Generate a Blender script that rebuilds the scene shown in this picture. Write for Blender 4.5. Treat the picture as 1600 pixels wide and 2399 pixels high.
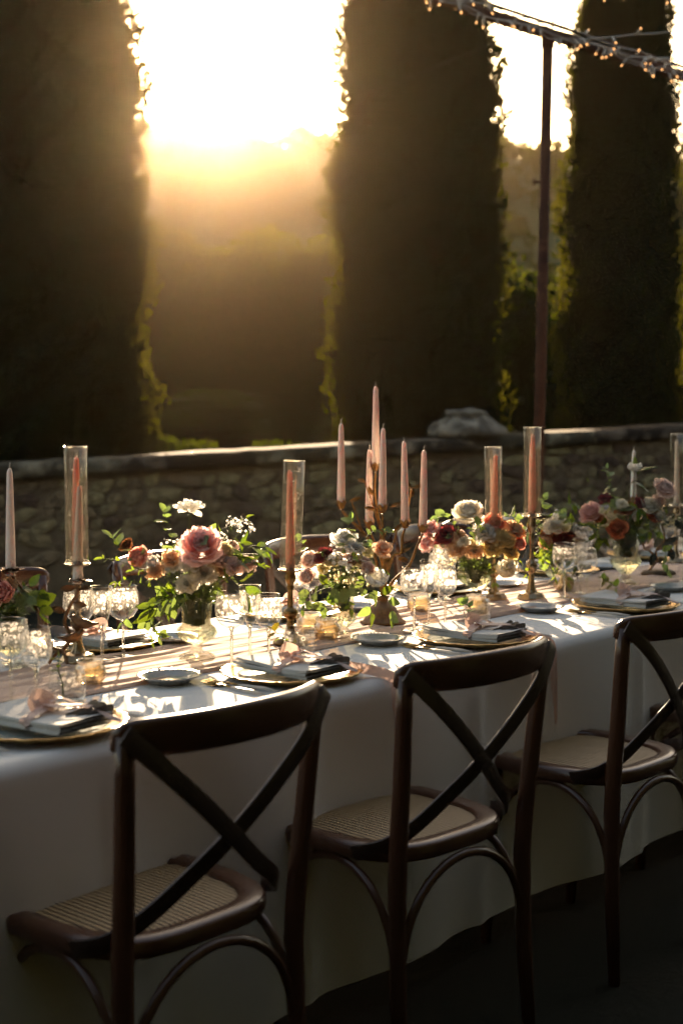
import bpy, math, random
import numpy as np
from mathutils import Vector, Matrix, noise

R = math.radians
random.seed(7)
for o in list(bpy.data.objects):
    bpy.data.objects.remove(o)
scene = bpy.context.scene
COL = scene.collection

# ------------------------------------------------------------------ camera, sky, sun, exposure
CAM_H = 1.395
cam_d = bpy.data.cameras.new('camera')
cam = bpy.data.objects.new('camera', cam_d)
COL.objects.link(cam)
cam.location = (0, 0, CAM_H)
cam.rotation_euler = (R(90) - math.atan(254.5 / 3333), 0, 0)
cam_d.sensor_fit = 'HORIZONTAL'
cam_d.sensor_width = 24
cam_d.lens = 50
cam_d.clip_start = 0.05
cam_d.clip_end = 3000
cam_d.dof.use_dof = True
cam_d.dof.focus_distance = 3.75
cam_d.dof.aperture_fstop = 3.2
scene.camera = cam

SUN_AZ, SUN_EL = R(-5.8), R(12.6)          # azimuth from +Y towards +X
world = bpy.data.worlds.new('World')
scene.world = world
world.use_nodes = True
wn = world.node_tree.nodes
sky = wn.new('ShaderNodeTexSky')
sky.sky_type = 'NISHITA'
sky.sun_disc = False
sky.sun_elevation = SUN_EL
sky.sun_rotation = SUN_AZ
sky.altitude = 200
sky.air_density = 1.0
sky.dust_density = 3.0
sky.ozone_density = 0.0
wn['Background'].inputs['Strength'].default_value = 0.085
world.node_tree.links.new(sky.outputs[0], wn['Background'].inputs['Color'])

sun_d = bpy.data.lights.new('sun', 'SUN')
sun_d.energy = 5.0
sun_d.angle = R(0.6)
sun_d.color = (1.0, 0.82, 0.62)
sun = bpy.data.objects.new('sun', sun_d)
COL.objects.link(sun)
to_sun = Vector((math.sin(SUN_AZ) * math.cos(SUN_EL), math.cos(SUN_AZ) * math.cos(SUN_EL), math.sin(SUN_EL)))
sun.rotation_euler = to_sun.to_track_quat('Z', 'Y').to_euler()
sun.location = (0, 0, 20)

vs = scene.view_settings
vs.view_transform = 'Standard'
vs.look = 'None'
vs.gamma = 1
vs.use_curve_mapping = False
vs.exposure = 2.15
vs.use_white_balance = True
vs.white_balance_temperature = 7700
vs.white_balance_tint = 12
scene.render.engine = 'CYCLES'
cy = scene.cycles
cy.use_denoising = True
cy.denoising_input_passes = 'RGB'
cy.max_bounces = 9
cy.diffuse_bounces = 2
cy.glossy_bounces = 3
cy.transmission_bounces = 8
cy.use_adaptive_sampling = True
cy.adaptive_threshold = .008
cy.transparent_max_bounces = 40
cy.volume_bounces = 0
cy.caustics_reflective = False
cy.caustics_refractive = False
cy.sample_clamp_indirect = 6
cy.sample_clamp_direct = 0

# ------------------------------------------------------------------ table frame: u along the table, v across it
TH = R(41.5)
RZ = R(90) - TH
def T(u, v, z=0.0):
    return Vector((u * math.sin(TH) - v * math.cos(TH), u * math.cos(TH) + v * math.sin(TH), z))
TZ = 0.760                                  # top of the tablecloth

# ------------------------------------------------------------------ materials
MATS = {}
def mat(name, c1, c2=None, rough=.5, metal=0., scale=8., bump=0., bscale=None, trans=0., tcol=None, coat=0., sss=0.,
        sssc=None, stretch=(1, 1, 1), rnd=0., detail=4., spec=.5, bdist=.002, ramp=(.35, .65), sheen=0., coords='Object', emit=None, estr=0):
    if name in MATS:
        return MATS[name]
    m = bpy.data.materials.new(name)
    m.use_nodes = True
    nt = m.node_tree; N = nt.nodes; L = nt.links
    p = N['Principled BSDF']
    p.inputs['Roughness'].default_value = rough
    p.inputs['Metallic'].default_value = metal
    p.inputs['Coat Weight'].default_value = coat
    p.inputs['Coat Roughness'].default_value = .18
    p.inputs['Specular IOR Level'].default_value = spec
    p.inputs['Sheen Weight'].default_value = sheen
    tc = N.new('ShaderNodeTexCoord')
    mp = N.new('ShaderNodeMapping'); mp.inputs['Scale'].default_value = stretch
    L.new(tc.outputs[coords], mp.inputs['Vector'])
    c2 = c2 or tuple(x * .8 for x in c1)
    nz = N.new('ShaderNodeTexNoise'); nz.inputs['Scale'].default_value = scale; nz.inputs['Detail'].default_value = detail
    L.new(mp.outputs[0], nz.inputs['Vector'])
    rp = N.new('ShaderNodeValToRGB')
    rp.color_ramp.elements[0].position = ramp[0]; rp.color_ramp.elements[1].position = ramp[1]
    rp.color_ramp.elements[0].color = (*c1, 1); rp.color_ramp.elements[1].color = (*c2, 1)
    L.new(nz.outputs['Fac'], rp.inputs['Fac'])
    col = rp.outputs['Color']
    if rnd:
        oi = N.new('ShaderNodeObjectInfo')
        hs = N.new('ShaderNodeHueSaturation')
        mr = N.new('ShaderNodeMapRange'); mr.inputs['To Min'].default_value = 1 - rnd; mr.inputs['To Max'].default_value = 1 + rnd
        L.new(oi.outputs['Random'], mr.inputs['Value']); L.new(mr.outputs[0], hs.inputs['Value'])
        mr2 = N.new('ShaderNodeMapRange'); mr2.inputs['To Min'].default_value = .5 - rnd * .06; mr2.inputs['To Max'].default_value = .5 + rnd * .06
        L.new(oi.outputs['Random'], mr2.inputs['Value']); L.new(mr2.outputs[0], hs.inputs['Hue'])
        L.new(col, hs.inputs['Color']); col = hs.outputs['Color']
    L.new(col, p.inputs['Base Color'])
    if sss:
        p.inputs['Subsurface Weight'].default_value = sss
        p.inputs['Subsurface Radius'].default_value = sssc or (1, .5, .3)
        p.inputs['Subsurface Scale'].default_value = .02
    if bump:
        nb = N.new('ShaderNodeTexNoise'); nb.inputs['Scale'].default_value = bscale or scale * 3; nb.inputs['Detail'].default_value = 6
        L.new(mp.outputs[0], nb.inputs['Vector'])
        bp = N.new('ShaderNodeBump'); bp.inputs['Strength'].default_value = bump; bp.inputs['Distance'].default_value = bdist
        L.new(nb.outputs['Fac'], bp.inputs['Height']); L.new(bp.outputs[0], p.inputs['Normal'])
    if emit:
        p.inputs['Emission Color'].default_value = (*emit, 1); p.inputs['Emission Strength'].default_value = estr
    if trans:
        out = N['Material Output']
        tr = N.new('ShaderNodeBsdfTranslucent')
        mx = N.new('ShaderNodeMixShader'); mx.inputs[0].default_value = trans
        if tcol:
            mc = N.new('ShaderNodeMixRGB'); mc.blend_type = 'MULTIPLY'; mc.inputs[0].default_value = 1
            mc.inputs['Color2'].default_value = (*tcol, 1); L.new(col, mc.inputs['Color1']); L.new(mc.outputs[0], tr.inputs['Color'])
        else:
            L.new(col, tr.inputs['Color'])
        L.new(p.outputs[0], mx.inputs[1]); L.new(tr.outputs[0], mx.inputs[2]); L.new(mx.outputs[0], out.inputs['Surface'])
    m['p'] = 1
    MATS[name] = m
    return m

def thin_glass(name, tint=(.97, .975, .965), base=.05, edge=.75, power=3., rough=.03, etched=None, speck=0., seedy=0.):
    """thin-walled glass: see-through, mirror-like towards the silhouette; optional etched band (object-space z range)"""
    if name in MATS:
        return MATS[name]
    m = bpy.data.materials.new(name); m.use_nodes = True
    nt = m.node_tree; N = nt.nodes; L = nt.links
    N.remove(N['Principled BSDF']); out = N['Material Output']
    tr = N.new('ShaderNodeBsdfTransparent'); tr.inputs[0].default_value = (*tint, 1)
    gl = N.new('ShaderNodeBsdfGlossy'); gl.inputs['Roughness'].default_value = rough
    lw = N.new('ShaderNodeLayerWeight'); lw.inputs['Blend'].default_value = .5
    pw = N.new('ShaderNodeMath'); pw.operation = 'POWER'; pw.inputs[1].default_value = power
    ml = N.new('ShaderNodeMath'); ml.operation = 'MULTIPLY_ADD'; ml.inputs[1].default_value = edge; ml.inputs[2].default_value = base
    L.new(lw.outputs['Facing'], pw.inputs[0]); L.new(pw.outputs[0], ml.inputs[0])
    mx = N.new('ShaderNodeMixShader'); L.new(ml.outputs[0], mx.inputs[0]); L.new(tr.outputs[0], mx.inputs[1]); L.new(gl.outputs[0], mx.inputs[2])
    sh = mx.outputs[0]
    tc = N.new('ShaderNodeTexCoord')
    if seedy:
        nb = N.new('ShaderNodeTexNoise'); nb.inputs['Scale'].default_value = seedy; nb.inputs['Detail'].default_value = 3
        L.new(tc.outputs['Object'], nb.inputs['Vector'])
        bp = N.new('ShaderNodeBump'); bp.inputs['Strength'].default_value = .35; bp.inputs['Distance'].default_value = .004
        L.new(nb.outputs['Fac'], bp.inputs['Height']); L.new(bp.outputs[0], gl.inputs['Normal'])
    if etched or speck:
        df = N.new('ShaderNodeBsdfDiffuse'); df.inputs[0].default_value = (.82, .80, .76, 1)
        tl = N.new('ShaderNodeBsdfTranslucent'); tl.inputs[0].default_value = (.9, .85, .78, 1)
        et = N.new('ShaderNodeMixShader'); et.inputs[0].default_value = .72
        L.new(df.outputs[0], et.inputs[1]); L.new(tl.outputs[0], et.inputs[2])
        fac = None
        if etched:
            z0, z1, freq, amt = etched
            sep = N.new('ShaderNodeSeparateXYZ'); L.new(tc.outputs['Object'], sep.inputs[0])
            at = N.new('ShaderNodeMath'); at.operation = 'ARCTAN2'; L.new(sep.outputs['Y'], at.inputs[0]); L.new(sep.outputs['X'], at.inputs[1])
            av = N.new('ShaderNodeMath'); av.operation = 'MULTIPLY'; av.inputs[1].default_value = freq / 6.2832; L.new(at.outputs[0], av.inputs[0])
            zz = N.new('ShaderNodeMath'); zz.operation = 'MULTIPLY'; zz.inputs[1].default_value = 75.; L.new(sep.outputs['Z'], zz.inputs[0])
            cb = N.new('ShaderNodeCombineXYZ'); L.new(av.outputs[0], cb.inputs[0]); L.new(zz.outputs[0], cb.inputs[1])
            vo = N.new('ShaderNodeTexVoronoi'); vo.feature = 'F1'; vo.inputs['Scale'].default_value = 1.0; vo.inputs['Randomness'].default_value = .75
            L.new(cb.outputs[0], vo.inputs['Vector'])
            # rings: |d-.32| < .08
            s1 = N.new('ShaderNodeMath'); s1.operation = 'SUBTRACT'; s1.inputs[1].default_value = .33; L.new(vo.outputs['Distance'], s1.inputs[0])
            s2 = N.new('ShaderNodeMath'); s2.operation = 'ABSOLUTE'; L.new(s1.outputs[0], s2.inputs[0])
            s3 = N.new('ShaderNodeMapRange'); s3.inputs['From Min'].default_value = .03; s3.inputs['From Max'].default_value = .16
            s3.inputs['To Min'].default_value = 1; s3.inputs['To Max'].default_value = .11; L.new(s2.outputs[0], s3.inputs['Value'])
            b1 = N.new('ShaderNodeMapRange'); b1.inputs['From Min'].default_value = z0; b1.inputs['From Max'].default_value = z0 + .014; L.new(sep.outputs['Z'], b1.inputs['Value'])
            b2 = N.new('ShaderNodeMapRange'); b2.inputs['From Min'].default_value = z1; b2.inputs['From Max'].default_value = z1 - .003; L.new(sep.outputs['Z'], b2.inputs['Value'])
            q1 = N.new('ShaderNodeMath'); q1.operation = 'MULTIPLY'; L.new(b1.outputs[0], q1.inputs[0]); L.new(b2.outputs[0], q1.inputs[1])
            q2 = N.new('ShaderNodeMath'); q2.operation = 'MULTIPLY'; L.new(q1.outputs[0], q2.inputs[0]); L.new(s3.outputs[0], q2.inputs[1])
            q3 = N.new('ShaderNodeMath'); q3.operation = 'MULTIPLY'; q3.inputs[1].default_value = amt; L.new(q2.outputs[0], q3.inputs[0])
            fac = q3.outputs[0]
        if speck:
            vs_ = N.new('ShaderNodeTexVoronoi'); vs_.inputs['Scale'].default_value = 210; L.new(tc.outputs['Object'], vs_.inputs['Vector'])
            nz2 = N.new('ShaderNodeTexNoise'); nz2.inputs['Scale'].default_value = 30; nz2.inputs['Detail'].default_value = 4; L.new(tc.outputs['Object'], nz2.inputs['Vector'])
            r1 = N.new('ShaderNodeMapRange'); r1.inputs['From Min'].default_value = .26; r1.inputs['From Max'].default_value = .08; L.new(vs_.outputs['Distance'], r1.inputs['Value'])
            r2 = N.new('ShaderNodeMapRange'); r2.inputs['From Min'].default_value = .5; r2.inputs['From Max'].default_value = .68; L.new(nz2.outputs['Fac'], r2.inputs['Value'])
            r3 = N.new('ShaderNodeMath'); r3.operation = 'MULTIPLY'; L.new(r1.outputs[0], r3.inputs[0]); L.new(r2.outputs[0], r3.inputs[1])
            r4 = N.new('ShaderNodeMath'); r4.operation = 'MULTIPLY_ADD'; r4.inputs[1].default_value = .7; r4.inputs[2].default_value = speck; L.new(r3.outputs[0], r4.inputs[0])
            fac = r4.outputs[0]
        m2 = N.new('ShaderNodeMixShader'); L.new(fac, m2.inputs[0]); L.new(sh, m2.inputs[1]); L.new(et.outputs[0], m2.inputs[2]); sh = m2.outputs[0]
    L.new(sh, out.inputs['Surface'])
    MATS[name] = m
    return m

def solid_glass(name, tint=(.96, .97, .95), clear=.45):
    """thick pressed glass: refraction mixed with straight transmission so that sunlight still passes"""
    if name in MATS:
        return MATS[name]
    m = bpy.data.materials.new(name); m.use_nodes = True
    nt = m.node_tree; N = nt.nodes; L = nt.links
    N.remove(N['Principled BSDF']); out = N['Material Output']
    g = N.new('ShaderNodeBsdfGlass'); g.inputs['Color'].default_value = (*tint, 1); g.inputs['IOR'].default_value = 1.5; g.inputs['Roughness'].default_value = .02
    t = N.new('ShaderNodeBsdfTransparent'); t.inputs[0].default_value = (*tint, 1)
    mx = N.new('ShaderNodeMixShader'); mx.inputs[0].default_value = clear
    L.new(g.outputs[0], mx.inputs[1]); L.new(t.outputs[0], mx.inputs[2]); L.new(mx.outputs[0], out.inputs['Surface'])
    MATS[name] = m
    return m

# ------------------------------------------------------------------ mesh helpers
class MB:
    def __init__(s):
        s.v = []; s.f = []
    def add(s, vs, fs):
        b = len(s.v); s.v += [tuple(q) for q in vs]; s.f += [tuple(b + i for i in t) for t in fs]
    def box(s, c, d, rot=None):
        x, y, z = (q / 2 for q in d)
        pts = [Vector((i * x, j * y, k * z)) for k in (-1, 1) for j in (-1, 1) for i in (-1, 1)]
        if rot is not None:
            pts = [rot @ q for q in pts]
        s.add([q + Vector(c) for q in pts], [(0, 2, 3, 1), (4, 5, 7, 6), (0, 1, 5, 4), (2, 6, 7, 3), (0, 4, 6, 2), (1, 3, 7, 5)])
    def lathe(s, prof, seg=24, lobes=None, cap0=False, cap1=False, c=(0, 0, 0)):
        vs = []; fs = []
        for i, q in enumerate(prof):
            r, z = q[0], q[1]; lb = q[2] if len(q) > 2 else 0
            for k in range(seg):
                a = 2 * math.pi * k / seg
                rr = r * (1 + lb * (abs(math.cos(a * lobes / 2)) - .5)) if lobes and lb else r
                vs.append((c[0] + rr * math.cos(a), c[1] + rr * math.sin(a), c[2] + z))
        for i in range(len(prof) - 1):
            for k in range(seg):
                k2 = (k + 1) % seg
                fs.append((i * seg + k, i * seg + k2, (i + 1) * seg + k2, (i + 1) * seg + k))
        if cap0: fs.append(tuple(range(seg))[::-1])
        if cap1: fs.append(tuple((len(prof) - 1) * seg + k for k in range(seg)))
        s.add(vs, fs)
    def tube(s, pts, rad, seg=8, caps=True, flat=1.0, up=None):
        pts = [Vector(p) for p in pts]
        n = len(pts)
        if not hasattr(rad, '__len__'):
            rad = [rad] * n
        vs = []; fs = []
        side = None
        for i, p in enumerate(pts):
            t = (pts[min(i + 1, n - 1)] - pts[max(i - 1, 0)])
            t = t.normalized() if t.length > 1e-9 else Vector((0, 0, 1))
            if side is None:
                u0 = Vector(up) if up else (Vector((0, 0, 1)) if abs(t.z) < .9 else Vector((1, 0, 0)))
                side = t.cross(u0).normalized()
            else:
                side = (side - t * side.dot(t)).normalized()
            w = side.cross(t)
            for k in range(seg):
                a = 2 * math.pi * k / seg
                vs.append(p + side * (rad[i] * math.cos(a)) + w * (rad[i] * flat * math.sin(a)))
        for i in range(n - 1):
            for k in range(seg):
                k2 = (k + 1) % seg
                fs.append((i * seg + k, i * seg + k2, (i + 1) * seg + k2, (i + 1) * seg + k))
        if caps:
            fs.append(tuple(range(seg))[::-1]); fs.append(tuple((n - 1) * seg + k for k in range(seg)))
        s.add(vs, fs)
    def grid(s, fn, nu, nv):
        vs = [fn(i / nu, j / nv) for j in range(nv + 1) for i in range(nu + 1)]
        fs = [(j * (nu + 1) + i, j * (nu + 1) + i + 1, (j + 1) * (nu + 1) + i + 1, (j + 1) * (nu + 1) + i) for j in range(nv) for i in range(nu)]
        s.add(vs, fs)
    def mesh(s, name, m, smooth=True):
        me = bpy.data.meshes.new(name)
        me.from_pydata(s.v, [], s.f)
        if m: me.materials.append(m)
        if smooth:
            me.polygons.foreach_set('use_smooth', [True] * len(me.polygons))
        me.update()
        return me
    def build(s, name, m, parent=None, loc=(0, 0, 0), rz=0., smooth=True, bevel=0.):
        o = link(name, s.mesh(name, m, smooth), parent, loc, rz)
        if bevel:
            b = o.modifiers.new('bevel', 'BEVEL'); b.width = bevel; b.segments = 2; b.limit_method = 'ANGLE'
        return o

def link(name, me, parent=None, loc=(0, 0, 0), rz=0., scale=None, rot=None):
    o = bpy.data.objects.new(name, me)
    COL.objects.link(o)
    o.location = loc
    o.rotation_euler = rot if rot else (0, 0, rz)
    if scale: o.scale = scale if hasattr(scale, '__len__') else (scale,) * 3
    if parent: o.parent = parent
    return o

def tag(o, label=None, cat=None, group=None, kind=None):
    if label: o['label'] = label
    if cat: o['category'] = cat
    if group: o['group'] = group
    if kind: o['kind'] = kind
    return o

def thing(name, label, cat, loc=(0, 0, 0), rz=0., group=None):
    return tag(link(name, None, None, loc, rz), label, cat, group)

def copy_tree(o, loc=None, rz=None, parent=None, label=None):
    c = o.copy(); COL.objects.link(c)
    if parent: c.parent = parent
    if loc is not None: c.location = loc
    if rz is not None: c.rotation_euler = (0, 0, rz)
    if label: c['label'] = label
    for ch in list(o.children):
        copy_tree(ch, parent=c)
    return c

def fast_mesh(name, V, F, m):
    """V (n,3) array, F (k,4) quads"""
    me = bpy.data.meshes.new(name)
    V = np.asarray(V, np.float32); F = np.asarray(F, np.int32)
    me.vertices.add(len(V)); me.vertices.foreach_set('co', V.ravel())
    me.loops.add(F.size); me.loops.foreach_set('vertex_index', F.ravel())
    me.polygons.add(len(F)); me.polygons.foreach_set('loop_start', np.arange(0, F.size, 4, dtype=np.int32))
    me.materials.append(m)
    me.update(calc_edges=True)
    return me

# ------------------------------------------------------------------ setting: ground, hills, wood
rng = np.random.default_rng(11)
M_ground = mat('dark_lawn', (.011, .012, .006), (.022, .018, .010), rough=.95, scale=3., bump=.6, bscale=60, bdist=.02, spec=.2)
M_hill = mat('scrub_hill', (.05, .06, .025), (.075, .065, .035), rough=1., scale=.08, spec=.1)
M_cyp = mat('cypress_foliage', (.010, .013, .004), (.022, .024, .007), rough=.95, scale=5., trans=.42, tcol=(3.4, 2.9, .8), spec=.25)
M_leafwood = mat('wood_foliage', (.026, .034, .009), (.045, .046, .013), rough=.8, scale=.6, trans=.42, tcol=(3.0, 2.6, .8), spec=.2)
M_shrub = mat('shrub_foliage', (.018, .027, .007), (.032, .040, .010), rough=.7, scale=5., trans=.40, tcol=(2.2, 2.0, .6), spec=.2)
M_bark = mat('bark', (.06, .04, .028), (.10, .075, .05), rough=.95, scale=14., bump=.8, stretch=(1, 1, .25), bdist=.02)

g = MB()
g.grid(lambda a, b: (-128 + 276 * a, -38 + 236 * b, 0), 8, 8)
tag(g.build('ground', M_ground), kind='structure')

def ridge(x, y):
    # height of the hillside: rises from 45 m to a crest at 115 m
    t = max(0., min(1., (y - 42) / 73.)); t = t * t * (3 - 2 * t)
    crest = 21.0 - .05 * x + .5 * math.sin(x * .11 + .8) + .35 * math.sin(x * .31)
    return crest * t - .03 * max(0, y - 118) ** 1.3 - .4
h = MB()
h.grid(lambda a, b: (-110 + 240 * a, 41 + 130 * b, ridge(-110 + 240 * a, 41 + 130 * b)), 90, 40)
tag(h.build('hillside', M_hill), kind='structure')

def sprays(P, D, ln, wd, rs):
    """diamond-shaped leaf quads at P pointing along D"""
    n = len(P)
    D = D / np.linalg.norm(D, axis=1, keepdims=True)
    q = rs.normal(size=(n, 3)); S = np.cross(D, q); S /= np.linalg.norm(S, axis=1, keepdims=True) + 1e-9
    ln = np.broadcast_to(ln, (n,))[:, None]; wd = np.broadcast_to(wd, (n,))[:, None]
    nrm = np.cross(D, S)
    V = np.empty((n, 4, 3))
    V[:, 0] = P; V[:, 1] = P + D * ln * .45 + S * wd * .5 + nrm * wd * .15
    V[:, 2] = P + D * ln; V[:, 3] = P + D * ln * .45 - S * wd * .5 + nrm * wd * .15
    F = np.arange(n * 4).reshape(n, 4)
    return V.reshape(-1, 3), F

def unit(n, rs):
    q = rs.normal(size=(n, 3)); return q / np.linalg.norm(q, axis=1, keepdims=True)

# woodland on the far hillside: reads as one mass
Pw = []; Dw = []
for k in range(900):
    x = rng.uniform(-45, 60); y = rng.uniform(62, 117)
    if k < 330: y = rng.uniform(106, 119)
    r = rng.uniform(.55, 1.25); z = ridge(x, y)
    d = unit(90, rng); Pw.append(np.array([x, y, z + r * .6]) + d * [r, r, r * .95] * rng.uniform(.65, 1., (90, 1))); Dw.append(d + unit(90, rng) * .6)
V, F = sprays(np.concatenate(Pw), np.concatenate(Dw), .42, .34, rng)
tag(link('distant_woodland', fast_mesh('distant_woodland', V, F, M_leafwood)), 'hazy wooded slope on the skyline behind the cypresses', 'woodland', kind='stuff')

# ------------------------------------------------------------------ trees
def cypress_mesh(seed, H, Rr, n):
    rs = np.random.default_rng(seed)
    def prof(t):
        return np.minimum(1, (t / .05) ** .5 * .5 + .5) * (1 - np.clip((t - .35) / .65, 0, 1) ** 1.6 * .96)
    hh = rs.uniform(0.02, 1, n) ** 1.3; a = rs.uniform(0, 2 * np.pi, n)
    lump = 1 + .10 * np.sin(a * 3 + hh * 40 + seed) + .08 * np.sin(a * 7 - hh * 90) + .05 * np.sin(a * 13 + hh * 160)
    r = Rr * prof(hh) * lump * rs.uniform(.74, 1.02, n)
    far = rs.random(n) < .05
    r = np.where(far, r * rs.uniform(1.02, 1.14, n), r)
    P = np.stack([r * np.cos(a), r * np.sin(a), hh * H + .1], 1)
    D = np.stack([np.cos(a) * .45, np.sin(a) * .45, np.full(n, 1.)], 1) + rs.normal(size=(n, 3)) * .28
    V, F = sprays(P, D, rs.uniform(.05, .10, n), rs.uniform(.022, .04, n), rs)
    # dense inner body
    nt, ns = 60, 22
    t = np.linspace(0.02, .985, nt); aa = np.linspace(0, 2 * np.pi, ns, endpoint=False)
    tt, ag = np.meshgrid(t, aa, indexing='ij')
    rr = Rr * prof(tt) * .89 * (1 + .10 * np.sin(ag * 3 + tt * 40 + seed) + .07 * np.sin(ag * 6 - tt * 90))
    V2 = np.stack([rr * np.cos(ag), rr * np.sin(ag), tt * H + .1], -1).reshape(-1, 3)
    F2 = np.array([(i * ns + k, i * ns + (k + 1) % ns, (i + 1) * ns + (k + 1) % ns, (i + 1) * ns + k) for i in range(nt - 1) for k in range(ns)])
    return fast_mesh('cypress_crown', np.concatenate([V, V2]), np.concatenate([F, F2 + len(V)]), M_cyp)

cyp_meshes = [cypress_mesh(3, 8.5, .70, 85000), cypress_mesh(9, 8.5, .70, 85000)]
tk = MB(); tk.tube([(0, 0, -.1), (.02, 0, 1.5), (0, .02, 4), (0, 0, 8)], [.16, .12, .08, .02], 10)
trunk_me = tk.mesh('trunk', M_bark)
for x, y, sc, rz, mi, lab in [
        (-2.36, 11.6, 1.06, .4, 0, 'broad dark cypress at the left edge, glowing rim on its right side'),
        (.66, 12.5, 1.0, 2.1, 1, 'tall cypress column in the middle, right of the bright sky gap'),
        (2.80, 14.5, .80, 4.4, 0, 'near-black cypress column right of the metal post'),
        (-4.05, 11.1, 1.1, 3.3, 1, 'unseen cypress added beyond the left edge to keep sun off the haze'),  # out of view, added to block sun from the haze at left
        (4.36, 15.6, .85, 5.2, 1, 'sliver of dark cypress cut off by the right picture edge')]:
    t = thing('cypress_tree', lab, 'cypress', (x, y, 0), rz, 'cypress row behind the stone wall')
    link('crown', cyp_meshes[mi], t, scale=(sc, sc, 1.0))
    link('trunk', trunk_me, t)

def broad_mesh(seed, rx, rz_, n, leaf, m, clumps=34):
    rs = np.random.default_rng(seed)
    P = []; D = []
    for k in range(clumps):
        d = unit(1, rs)[0]; d[2] = abs(d[2]) * rs.choice([1, 1, -1])
        c = d * [rx * .72, rx * .72, rz_ * .72] * rs.uniform(.55, 1.0) + [0, 0, rz_]
        cr = rs.uniform(.28, .45) * rx
        dd = unit(n // clumps, rs)
        P.append(c + dd * cr * rs.uniform(.6, 1.05, (len(dd), 1)) * [1, 1, .8]); D.append(dd + unit(len(dd), rs) * .8)
    # skirt to the ground so nothing shows beneath
    k = n // 4
    a = rs.uniform(0, 2 * np.pi, k); hz = rs.uniform(0, rz_, k)
    P.append(np.stack([np.cos(a) * rx * rs.uniform(.5, .85, k), np.sin(a) * rx * rs.uniform(.5, .85, k), hz], 1)); D.append(unit(k, rs))
    P = np.concatenate(P); D = np.concatenate(D)
    V, F = sprays(P, D, rs.uniform(.7, 1.3, len(P)) * leaf, rs.uniform(.5, .8, len(P)) * leaf, rs)
    return fast_mesh('leafy_crown', V, F, m)

tr_meshes = [broad_mesh(21, 2.3, 3.1, 24000, .15, M_leafwood), broad_mesh(22, 2.1, 3.3, 24000, .15, M_leafwood), broad_mesh(23, 2.5, 3.0, 24000, .16, M_leafwood)]
for i, (x, y, s, lab) in enumerate([
        (-5.5, 27.5, .86, 'leafy tree in the sunny gap, close to the left cypress'),
        (-3.9, 30, .90, 'leafy tree in the sunny gap, second from the left cypress'),
        (-2.0, 28, .87, 'leafy tree in the sunny gap, right under the sun glare'),
        (0.0, 28.5, .86, 'leafy tree in the sunny gap, beside the middle cypress'),
        (5.6, 28, .80, 'leafy tree low behind the post between two cypresses'),
        (10.4, 29, .85, 'leafy tree glimpsed at the far right between cypresses')]):
    t = thing('broadleaf_tree', lab, 'tree', (x, y, 0), i * 1.3, 'leafy trees beyond the cypress row')
    link('crown', tr_meshes[i % 3], t, scale=s)
    link('trunk', trunk_me, t, scale=(1.3, 1.3, .5))
sh_meshes = [broad_mesh(31, .75, 1.45, 6000, .11, M_shrub, 30), broad_mesh(32, .5, .42, 2600, .07, M_shrub, 16)]
for x, y, me, s, lab in [
        (2.15, 17.5, 0, (1.1, 1.1, 1.18), 'tall shrub with yellow sunlit top beside the post'),
        (3.0, 18.4, 0, (1.0, 1.0, .95), 'lower shrub with bright rim just behind the post'),
        (5.15, 19.0, 0, (1.0, 1.0, 1.25), 'shrub with golden edge at the far right'),
        (-1.35, 11.6, 1, (1, 1, 1.35), 'low leafy plant peeping over the wall under the sun gap'),
        (-.55, 11.9, 1, (.9, .9, 1.3), 'low bush behind the wall, left of the middle cypress'),
        (-3.3, 13.5, 0, (1.3, 1.3, .7), 'dim shrub in the shade behind the left cypress'),
        (-1.9, 21.0, 0, (1.5, 1.3, .62), 'dark shrub low at the foot of the sunny gap'),
        (.8, 18.5, 0, (1.7, 1.4, .6), 'dark shrub behind the middle cypress foot')]:
    t = thing('garden_shrub', lab, 'shrub', (x, y, 0), x, 'shrubs behind the stone wall')
    link('foliage', sh_meshes[me], t, scale=s)

# unseen hedges, added to shade the chairs and the cloth front
def hedge(u0, u1, v0, v1, H, n, seed, label):
    rs = np.random.default_rng(seed)
    o = thing('shade_hedge', label, 'hedge', T(0, 0, 0), RZ)
    m = MB(); m.box(((u0 + u1) / 2, (v0 + v1) / 2, H / 2 - .05), (u1 - u0 - .2, v1 - v0 - .2, H - .1)); m.build('body', M_cyp, o, smooth=False)
    P = np.stack([rs.uniform(u0, u1, n), rs.uniform(v0, v1, n), rs.uniform(0, H, n)], 1)
    f = rs.integers(0, 5, n)
    P[f == 0, 0] = u0 + .1; P[f == 1, 0] = u1 - .1; P[f == 2, 1] = v0 + .1; P[f == 3, 1] = v1 - .1; P[f == 4, 2] = H - .1
    V, F = sprays(P, unit(n, rs) + [0, 0, .8], rs.uniform(.15, .3, n), rs.uniform(.08, .14, n), rs)
    o2 = link('foliage', fast_mesh('hedge_foliage', V, F, M_cyp), o)
hedge(-4.5, 11., -2.6, -1.1, 6.2, 9000, 61, 'tall unseen hedge added behind the viewer to shade chairs and cloth')
hedge(-2.9, -1.6, -1.1, 1.9, 6.2, 4000, 62, 'unseen hedge added off to the left to shade chairs and cloth')

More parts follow.
